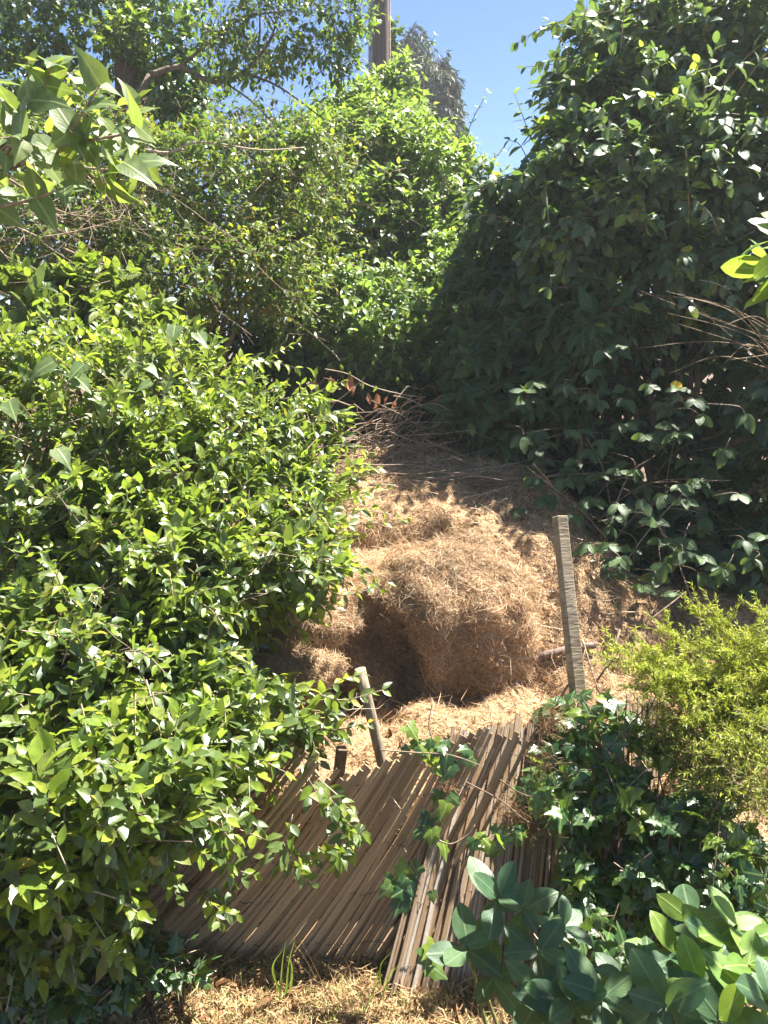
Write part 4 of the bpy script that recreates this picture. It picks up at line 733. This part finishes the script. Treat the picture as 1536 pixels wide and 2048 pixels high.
for k in range(24):
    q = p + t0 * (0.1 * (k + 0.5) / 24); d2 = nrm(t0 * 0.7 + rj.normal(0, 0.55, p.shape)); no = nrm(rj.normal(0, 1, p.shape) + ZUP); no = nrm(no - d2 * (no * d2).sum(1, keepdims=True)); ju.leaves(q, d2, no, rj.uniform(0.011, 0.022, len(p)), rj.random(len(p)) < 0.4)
bare_twigs(ju, P(1500, 1600, 2.3) + rj.normal(0, 0.1, (12, 3)), rj.normal(0, 1, (12, 3)), 0.16, 0.0014)

# ivy over the right-hand screen and trailing pieces on the slats
iv = Plant('ivy', 'glossy ivy smothering the right end of the grey screen below the square post', 'ivy', (0.85, 2.3, 0.0), [M['ivy'], M['ivy_y']], 'ivy', seed=19, stem='twig')
VB = [blob(1180, 1440, 2.62, 80, 45, .12), blob(1230, 1500, 2.58, 110, 80, .14), blob(1160, 1560, 2.5, 80, 80, .1), blob(1300, 1560, 2.5, 110, 110, .14), blob(1100, 1600, 2.42, 55, 50, .06), blob(1230, 1660, 2.42, 120, 90, .08), blob(1390, 1680, 2.35, 110, 130, .14), blob(1180, 1780, 2.35, 80, 70, .06), blob(1200, 1880, 2.2, 90, 70, .08), blob(1330, 1800, 2.3, 110, 90, .1), blob(1480, 1780, 2.2, 110, 130, .12)]
foliage(iv, VB, 330, 0.15, 4, 0.06, interior=0.25, out=0.7, up=-0.15, rnd=0.6, droop=0.4, young=0.22, opposite=False, alpha=80, face_up=0.75, bend_cam=0.45, stem_r=0.0016)
for i in range(14):
    x0 = iv.rng.uniform(0.55, 1.15); yb = 1.94 + (x0 + 0.02) * 0.467; iv.limb(smooth_line([np.array([x0, yb - 0.04, 0]), np.array([x0 + iv.rng.normal(0.08, .05), yb, 0.25]), np.array([x0 + iv.rng.normal(0.12, .08), yb + 0.05, 0.5]), np.array([x0 + iv.rng.normal(0.16, .1), yb + 0.08, 0.78])], 4), np.linspace(0.004, 0.002, 13), 5)
def ivy_sprig(label, spots, stems, seed, leaf=0.055):
    s = Plant('ivy_sprig', label, 'ivy', tuple(P(*spots[0][:3])), [M['ivy'], M['ivy_y']], 'ivy', 'ivy sprigs trailing over the slats', seed=seed, stem='twig'); r = s.rng
    for px, py, d, n in spots:
        for k in range(n):
            q = P(px + r.normal(0, 18), py + r.normal(0, 16), d + r.normal(0, 0.015)); dr = nrm(np.array([r.normal(0, 0.6), -0.35, r.normal(-0.55, 0.3)])); no = nrm(ZUP * 0.55 + np.array([0.15, -0.75, 0]) + r.normal(0, 0.3, 3)); no = nrm(no - dr * (no @ dr))
            s.leaves(q[None], dr[None], no[None], np.array([leaf * r.uniform(0.6, 1.15)]), np.array([r.random() < 0.4])); segs(s.tw, (q - s.base)[None], (P(px, py, d + 0.02) - s.base)[None], 0.0011, 0.0009)
    for st in stems:
        ln = smooth_line([P(*w) for w in st], 5); tube(s.tw, ln - s.base, np.linspace(0.0026, 0.0014, len(ln)), 5)
ivy_sprig('ivy sprig hanging over the screen tops, centre', [(870, 1485, 2.3, 9), (830, 1480, 2.32, 5), (905, 1530, 2.28, 7)], [[(868, 1490, 2.3), (858, 1450, 2.32), (866, 1400, 2.34)], [(760, 1500, 2.3), (830, 1505, 2.28), (900, 1510, 2.26), (960, 1530, 2.26)]], 21)
ivy_sprig('ivy sprig halfway down where the two screens meet', [(860, 1650, 2.27, 8), (880, 1600, 2.28, 3)], [[(865, 1673, 2.25), (900, 1688, 2.24), (935, 1670, 2.24), (950, 1650, 2.24)], [(860, 1640, 2.26), (900, 1570, 2.28), (900, 1530, 2.28)]], 22)
ivy_sprig('low ivy sprig on the brown screen, nearest the grass', [(790, 1775, 2.22, 9), (830, 1745, 2.24, 4), (875, 1890, 2.12, 3)], [[(805, 1690, 2.28), (830, 1740, 2.24), (840, 1770, 2.22)], [(780, 1590, 2.3), (808, 1630, 2.28), (805, 1650, 2.28)]], 23)
ivy_sprig('ivy sprig on the grey screen beneath the dead root tangle', [(975, 1680, 2.3, 8), (1040, 1660, 2.33, 4), (1085, 1620, 2.36, 8)], [[(932, 1564, 2.3), (1000, 1600, 2.3), (1060, 1645, 2.33), (1110, 1640, 2.35)], [(1000, 1560, 2.3), (1050, 1590, 2.34), (1120, 1600, 2.38)]], 24)

gi = Plant('ground_ivy', 'low dark ivy creeping over the shaded ground in the bottom left corner', 'ivy', (-0.75, 1.95, 0.0), [M['ivy'], M['ivy_y']], 'ivy', seed=41, nparts=120)
foliage(gi, [blob(120, 1960, 2.15, 150, 60, .1), blob(280, 1930, 2.2, 110, 45, .08), blob(20, 1900, 2.1, 120, 80, .1)], 170, 0.12, 4, 0.045, interior=0.2, out=0.5, up=0.2, rnd=0.6, young=0.08, opposite=False, bend_cam=0.3)
for k in range(5):
    q = gi.base + np.array([gi.rng.uniform(-0.2, 0.25), 0, 0.02]); gi.limb(smooth_line([gi.base + ZUP * 0.01, (gi.base + q) / 2 + ZUP * 0.03, q + np.array([0, gi.rng.normal(0, 0.06), 0.05])], 4), 0.0025, 5)
# broad-leaved plant in the right foreground: two clumps of leaf rosettes
def rosettes(pl, spots, leaf, base):
    r = pl.rng
    for px, py, d, n, sc, yy in spots:
        c = P(px, py, d); ax = nrm(ZUP + np.array([r.normal(0, 0.25), -0.45 + r.normal(0, 0.15), 0])); A = nrm(np.cross(ax, np.array([0.2, 1, 0.1]))); B = np.cross(ax, A); ph = r.uniform(0, 6.28)
        for k in range(n):
            a = ph + k * 2.399 * 0.98; f = k / max(n - 1, 1); el = math.radians(4 + 36 * f + r.normal(0, 8)); dr = nrm((A * math.cos(a) + B * math.sin(a)) * math.cos(el) + ax * math.sin(el) - ZUP * 0.05)
            no = nrm(ax - dr * (ax @ dr)); q = c - ax * (0.03 * (1 - f)); pl.leaves(q[None], dr[None], no[None], np.array([leaf * sc * (1.1 - 0.35 * f) * r.uniform(0.88, 1.12)]), np.array([r.random() < yy]))
        b = base + np.array([r.normal(0, 0.05), r.normal(0, 0.04), 0]); ln = smooth_line([b, (b * 0.4 + c * 0.6) + np.array([0, 0, -0.05]), c - ax * 0.12, c], 5); tube(pl.tw, ln - pl.base, np.linspace(0.006, 0.0028, len(ln)), 7)
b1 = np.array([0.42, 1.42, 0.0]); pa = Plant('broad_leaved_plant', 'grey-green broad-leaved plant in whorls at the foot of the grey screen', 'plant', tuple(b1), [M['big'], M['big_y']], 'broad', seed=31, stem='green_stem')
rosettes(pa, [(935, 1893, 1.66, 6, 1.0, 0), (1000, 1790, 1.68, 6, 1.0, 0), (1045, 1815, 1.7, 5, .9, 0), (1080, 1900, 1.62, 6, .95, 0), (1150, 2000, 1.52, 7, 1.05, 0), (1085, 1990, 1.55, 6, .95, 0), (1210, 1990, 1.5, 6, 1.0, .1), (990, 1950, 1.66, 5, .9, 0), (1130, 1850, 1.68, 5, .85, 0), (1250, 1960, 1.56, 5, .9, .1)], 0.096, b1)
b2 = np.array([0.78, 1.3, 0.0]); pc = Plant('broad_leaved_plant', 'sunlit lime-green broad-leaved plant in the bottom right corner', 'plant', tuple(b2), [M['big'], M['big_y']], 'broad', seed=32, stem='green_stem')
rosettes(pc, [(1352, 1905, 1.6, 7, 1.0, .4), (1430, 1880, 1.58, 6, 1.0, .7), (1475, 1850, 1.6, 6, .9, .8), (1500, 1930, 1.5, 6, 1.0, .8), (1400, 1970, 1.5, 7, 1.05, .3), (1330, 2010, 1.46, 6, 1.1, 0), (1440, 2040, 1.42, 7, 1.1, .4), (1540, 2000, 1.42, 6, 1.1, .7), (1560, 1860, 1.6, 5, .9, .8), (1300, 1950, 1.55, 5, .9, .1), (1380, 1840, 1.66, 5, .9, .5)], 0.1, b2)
ov = Plant('overhanging_branch', 'yellow-green leaves hanging in at the right edge, nearest the camera, with added foliage that casts shade', 'branch', tuple(P(1650, 500, 1.5)), [M['big_y']], 'broad', seed=33, stem='green_stem')
for px, py, a in [(1545, 470, 2.6), (1550, 500, -2.5), (1560, 540, 2.2), (1570, 450, 2.9)]:
    dr = nrm(np.array([math.cos(a), 0.1, math.sin(a)])); no = nrm(np.array([0.1, -0.5, 0.7])); no = nrm(no - dr * (no @ dr)); ov.leaves(P(px + 25, py, 1.5)[None], dr[None], no[None], np.array([0.075]), np.array([False]))
tube(ov.tw, smooth_line([P(1565, 480, 1.5), P(1600, 490, 1.5), P(1650, 500, 1.5), np.array([1.25, 1.5, 2.15])], 4) - ov.base, np.linspace(0.0025, 0.006, 13), 6)
ov.limb(smooth_line([np.array([1.95, 1.75, 0.0]), np.array([1.85, 1.7, 0.9]), np.array([1.7, 1.62, 1.7]), np.array([1.25, 1.5, 2.15])], 5), np.linspace(0.022, 0.007, 16), 7)
foliage(ov, [(np.array([1.08, 1.86, 2.08]), np.array([0.17, 0.16, 0.12])), (np.array([1.5, 1.6, 2.05]), np.array([0.22, 0.16, 0.16])), (np.array([1.75, 1.65, 1.75]), np.array([0.18, 0.15, 0.25]))], 60, 0.15, 3, 0.085, interior=0.2, young=0)  # first blob is added out of view to shade the left broad-leaved clump

# dead stem with brown hanging leaves
ds_ = Plant('dead_stem', 'thin stem hung with brown withered leaves across the dark hedge base', 'stem', tuple(P(850, 810, 5.0)), [M['dead'], M['hedge_y']], 'curled', seed=34)
ln = smooth_line([P(650, 738, 5.0), P(695, 748, 5.0), P(740, 772, 5.0), P(800, 788, 5.0), P(850, 795, 5.0)], 5); tube(ds_.tw, ln - ds_.base, 0.004, 5)
for px, py, y in [(632, 760, 0), (660, 752, 0), (668, 760, 0), (700, 750, 0), (702, 770, 0), (736, 785, 0), (752, 785, 0), (775, 792, 0), (790, 800, 0), (840, 785, 0), (875, 790, 0), (680, 728, 1), (722, 764, 1), (752, 770, 1), (700, 742, 1)]:
    q = P(px, py, 4.98); dr = nrm(np.array([ds_.rng.normal(0, 0.2), -0.1, -1])); no = nrm(np.array([ds_.rng.normal(0, .5), -1, 0.2])); no = nrm(no - dr * (no @ dr)); ds_.leaves(q[None], dr[None], no[None], np.array([ds_.rng.uniform(0.06, 0.11) if not y else 0.05]), np.array([bool(y)]))
# dry stalks under the oval-leaved shrub
st = thing('dry_grass_clump', 'arching dry tan grass stalks under the oval-leaved shrub at the right edge', 'grass clump', tuple(P(1590, 740, 3.8))); sb = np.array(st.location); r = np.random.default_rng(40)
for i in range(15):
    a = P(r.normal(1590, 30), r.normal(730, 30), r.uniform(3.7, 3.9)); b = P(r.uniform(1250, 1520), r.uniform(560, 760), r.uniform(3.6, 3.95)); mb = MB(); tube(mb, smooth_line([a, (a + b) / 2 + ZUP * r.uniform(-0.02, 0.1), b], 5) - sb, np.linspace(0.0022, 0.001, 11), 4); link('stalk', mb.mesh('stalk', M['dry_stalk']), st)
# thin loose twigs on the right of the heap
lt = thing('brushwood', 'scatter of bare thin twigs on the shaded ground right of the square post', 'brushwood', tuple(P(1330, 1200, 3.4))); lb = np.array(lt.location)
for i in range(46):
    c = heap_hit(r.uniform(1180, 1536), r.uniform(1090, 1290), 0.03); d = nrm(np.array([r.normal(0, 1), r.normal(0, 0.6), r.normal(0.12, 0.22)])); L = r.uniform(0.08, 0.26); mb = MB(); tube(mb, wob(c - d * L / 2, c + d * L / 2, 5, 0.012, r) - lb, np.linspace(0.0028, 0.001, 5), 4); link('twig', mb.mesh('twig', M['twig']), lt)
tr_ = [[(1240, 1260, 3.1), (1215, 1330, 2.95), (1190, 1290, 2.95)], [(1165, 1280, 2.9), (1180, 1330, 2.85), (1200, 1390, 2.8)], [(1195, 1360, 2.85), (1215, 1330, 2.85), (1230, 1310, 2.9)], [(1300, 1240, 3.1), (1345, 1205, 3.15), (1372, 1183, 3.2)], [(1100, 1440, 2.7), (1130, 1380, 2.75), (1160, 1340, 2.8)], [(1110, 1430, 2.7), (1150, 1370, 2.75), (1170, 1300, 2.85)]]
for w in tr_:
    mb = MB(); ln = smooth_line([P(*q) for q in w], 5); tube(mb, ln - lb, np.linspace(0.0045, 0.002, len(ln)), 5); link('twig', mb.mesh('twig', M['twig']), lt)
# dry root tangle on the grey screen
rt_ = thing('root_tangle', 'brown tangle of dead ivy roots caught on the grey screen', 'roots', tuple(P(1060, 1660, 2.36))); rb = np.array(rt_.location); mb = MB()
for (px, py, sx, sy, n) in [(1070, 1655, 16, 18, 300), (1025, 1620, 20, 22, 260), (1080, 1520, 14, 22, 220), (1105, 1440, 18, 20, 260), (895, 1578, 8, 6, 60)]:
    c = np.array([P(px + r.normal(0, sx), py + r.normal(0, sy), 2.36 + (0.05 if py < 1540 else -0.01) + r.normal(0, 0.015)) for _ in range(n)]); segs(mb, c - rb, c - rb + r.normal(0, 0.018, (n, 3)), 0.0009, 0.0005)
link('rootlets', mb.mesh('rootlets', M['litter']), rt_, 'stuff')

# fallen leaves and scraps on the heap
def fallen(name, label, cat, px, py, d, L, mat, shape='ovate', a=0.0, grp=None, tilt=(0, -0.5, 1)):
    q = P(px, py, d) if d else heap_hit(px, py, 0.015); dr = nrm(np.array([math.cos(a), 0.1, math.sin(a) * 0.3])); no = nrm(np.array(tilt, float)); no = nrm(no - dr * (no @ dr)); X = np.cross(dr, no)
    tv, tf, tuv = SHAPES[shape][0]; mb = MB(); mb.add(L * (tv[:, 0:1] * X + tv[:, 1:2] * dr + tv[:, 2:3] * no), tf, 0, tuv); o = link(name, mb.mesh(name, mat)); o.location = q; return tag(o, label, cat, grp)
fallen('fallen_leaf', 'bright yellow fallen leaf at the left rim of the dark hollow', 'leaf', 684, 1302, 0, 0.05, M['yellow'])
fallen('fallen_leaf', 'yellowing green fallen leaf on the straw below the hollow', 'leaf', 925, 1388, 0, 0.05, M['hedge_y'], a=0.4)
fallen('fallen_leaf', 'orange leaf caught in the dark thicket on the right', 'leaf', 1340, 770, 3.85, 0.075, M['yellow'], 'oval', 0.2, tilt=(0, -1, 0.4))
fallen('fallen_leaf', 'large dull green leaf standing at the foot of the square post', 'leaf', 1062, 1440, 2.66, 0.1, M['lance'], 'oval', 0.9, tilt=(0.2, -0.6, .6))
fallen('fallen_leaf', 'small orange withered leaf in the lower left shrub', 'leaf', 92, 1565, 1.93, 0.045, M['dead'], 'ovate', 0.9, tilt=(0, -0.8, .6))
for k, (px, py, d) in enumerate([(676, 1225, 0), (1098, 1190, 0), (1075, 1170, 0), (1180, 1130, 0)]):
    fallen('paper_scrap', ['pale curled scrap on the straw left of the hollow', 'crumpled pale scrap behind the square post', 'thin pale strip beside the crumpled scrap', 'small pale scrap on the shaded heap just right of the square post'][k], 'scrap', px, py, d, 0.035, M['plaster'], 'curled', 0.3 * k)
rl = np.random.default_rng(50); mb = MB(); p, nn = field_pts(heap_z, rl, 500, -1.1, 1.7, 2.5, 4.4)
for q, m_ in zip(p, nn):
    tv, tf, tuv = SHAPES['curled'][rl.integers(0, 3)]; dr = nrm(rl.normal(0, 1, 3)); no = nrm(m_ + rl.normal(0, 0.4, 3)); dr = nrm(dr - no * (no @ dr)); X = np.cross(dr, no); L = rl.uniform(0.02, 0.04); mb.add(q + m_ * 0.012 + L * (tv[:, 0:1] * X + tv[:, 1:2] * dr + tv[:, 2:3] * no), tf, 0, tuv)
o = link('leaf_litter', mb.mesh('leaf_litter', M['litter']), None, 'stuff'); tag(o, 'scattered small brown leaf litter over the grass heap', 'litter')

# lawn in the foreground
mb = MB(); rg2 = np.random.default_rng(60); p, nn = field_pts(ground_z, rg2, 60000, -1.0, 0.6, 1.75, 2.15); strands(mb, p, nn, 0.036, 0.0026, rg2, 0.012, 0.7)
k = 7000; x = rg2.uniform(-1.1, 1.1, k); y = rg2.uniform(1.65, 2.1, k); p = np.stack([x, y, ground_z(x, y)], 1); d = nrm(ZUP + rg2.normal(0, 0.55, (k, 3))); strands(mb, p + d * 0.012, d, 0.045, 0.003, rg2, 0.03, 0.1)
o = link('dry_lawn', mb.mesh('dry_lawn', M['lawn'], False), None, 'stuff'); tag(o, 'short sun-bleached lawn grass along the bottom edge', 'lawn')
def tuft(label, spots, seed, mat):
    r = np.random.default_rng(seed); b = PZ(*spots[0][:2], 0.0); e = thing('grass_tuft', label, 'grass', tuple(b), 'grass tufts at the foot of the screens')
    for x0, y0, x1, y1, w in spots:
        a = PZ(x0, y0, 0.0) + r.normal(0, 0.01, 3) * np.array([1, 1, 0]); dd = np.linalg.norm((a - EYE) @ FWD); t = P(x1, y1, (a - EYE) @ FWD * 0.97); m_ = (a + t) / 2 + np.array([r.normal(0, .012), 0, 0.025]); ln = smooth_line([a, m_, t], 6); s = np.array([1.0, 0.25, 0]); wd = np.linspace(w, w * 0.15, len(ln))[:, None] / 2
        v = np.stack([ln - s * wd, ln + np.array([0, -0.001, 0]), ln + s * wd], 1).reshape(-1, 3) - b; f = []
        for i in range(len(ln) - 1):
            for q in (0, 1): f += [(i * 3 + q, i * 3 + q + 1, i * 3 + q + 4), (i * 3 + q, i * 3 + q + 4, i * 3 + q + 3)]
        mm = MB(); mm.add(v, f); link('blade', mm.mesh('blade', mat), e)
tuft('green grass tuft bending across the gap between the two screens', [(760, 1990, 782, 1905, .005), (755, 2000, 790, 1930, .005), (720, 2040, 765, 1950, .005), (765, 1990, 798, 1930, .004), (770, 1985, 780, 1960, .004), (775, 1990, 810, 2010, .004), (762, 1995, 772, 1925, .004)], 1, M['grass'])
tuft('green grass tuft in the shade under the brown screen', [(566, 2000, 565, 1900, .009), (566, 2005, 578, 1910, .009), (570, 2000, 590, 1880, .007), (562, 2010, 572, 1880, .006)], 2, M['grass'])
tuft('thin dry reddish stem standing before the brown screen', [(650, 1990, 600, 1880, .004), (648, 1985, 585, 1885, .003), (640, 1960, 622, 1915, .004)], 3, M['litter'])
rl = np.random.default_rng(70); mb = MB()
for i in range(900):
    x, y = rl.uniform(-1.4, 0.9), rl.uniform(1.55, 2.1); q = np.array([x, y, float(ground_z(x, y)) + 0.015]); tv, tf, tuv = SHAPES['curled'][rl.integers(0, 3)]; no = nrm(ZUP + rl.normal(0, 0.4, 3)); dr = rl.normal(0, 1, 3); dr = nrm(dr - no * (no @ dr)); L = rl.uniform(0.025, 0.06)
    if x > -0.5 and rl.random() < 0.7: continue
    mb.add(q + L * (tv[:, 0:1] * np.cross(dr, no) + tv[:, 1:2] * dr + tv[:, 2:3] * no), tf, 0, tuv)
o = link('leaf_litter', mb.mesh('leaf_litter', M['litter']), None, 'stuff'); tag(o, 'brown fallen leaves under the left shrub at the bottom', 'litter')

finish_plants()

GLARE_HAZE = 0.0022  # density of an added air volume that stands in for lens glare
if GLARE_HAZE:
    m, nt, out = new_mat('glare_haze'); pv_ = N(nt, 'ShaderNodeVolumePrincipled'); pv_.inputs['Density'].default_value = GLARE_HAZE; pv_.inputs['Color'].default_value = (0.93, 0.96, 1.0, 1); pv_.inputs['Anisotropy'].default_value = 0.3
    nt.links.new(pv_.outputs[0], out.inputs['Volume'])
    bm = bmesh.new(); bmesh.ops.create_cube(bm, size=1.0)
    for q in bm.verts: q.co = Vector((q.co.x * 2000, q.co.y * 2000, -1.5 if q.co.z < 0 else 10.5))
    me = bpy.data.meshes.new('glare_haze'); bm.to_mesh(me); bm.free(); me.materials.append(m); link('glare_haze', me, None, 'stuff')
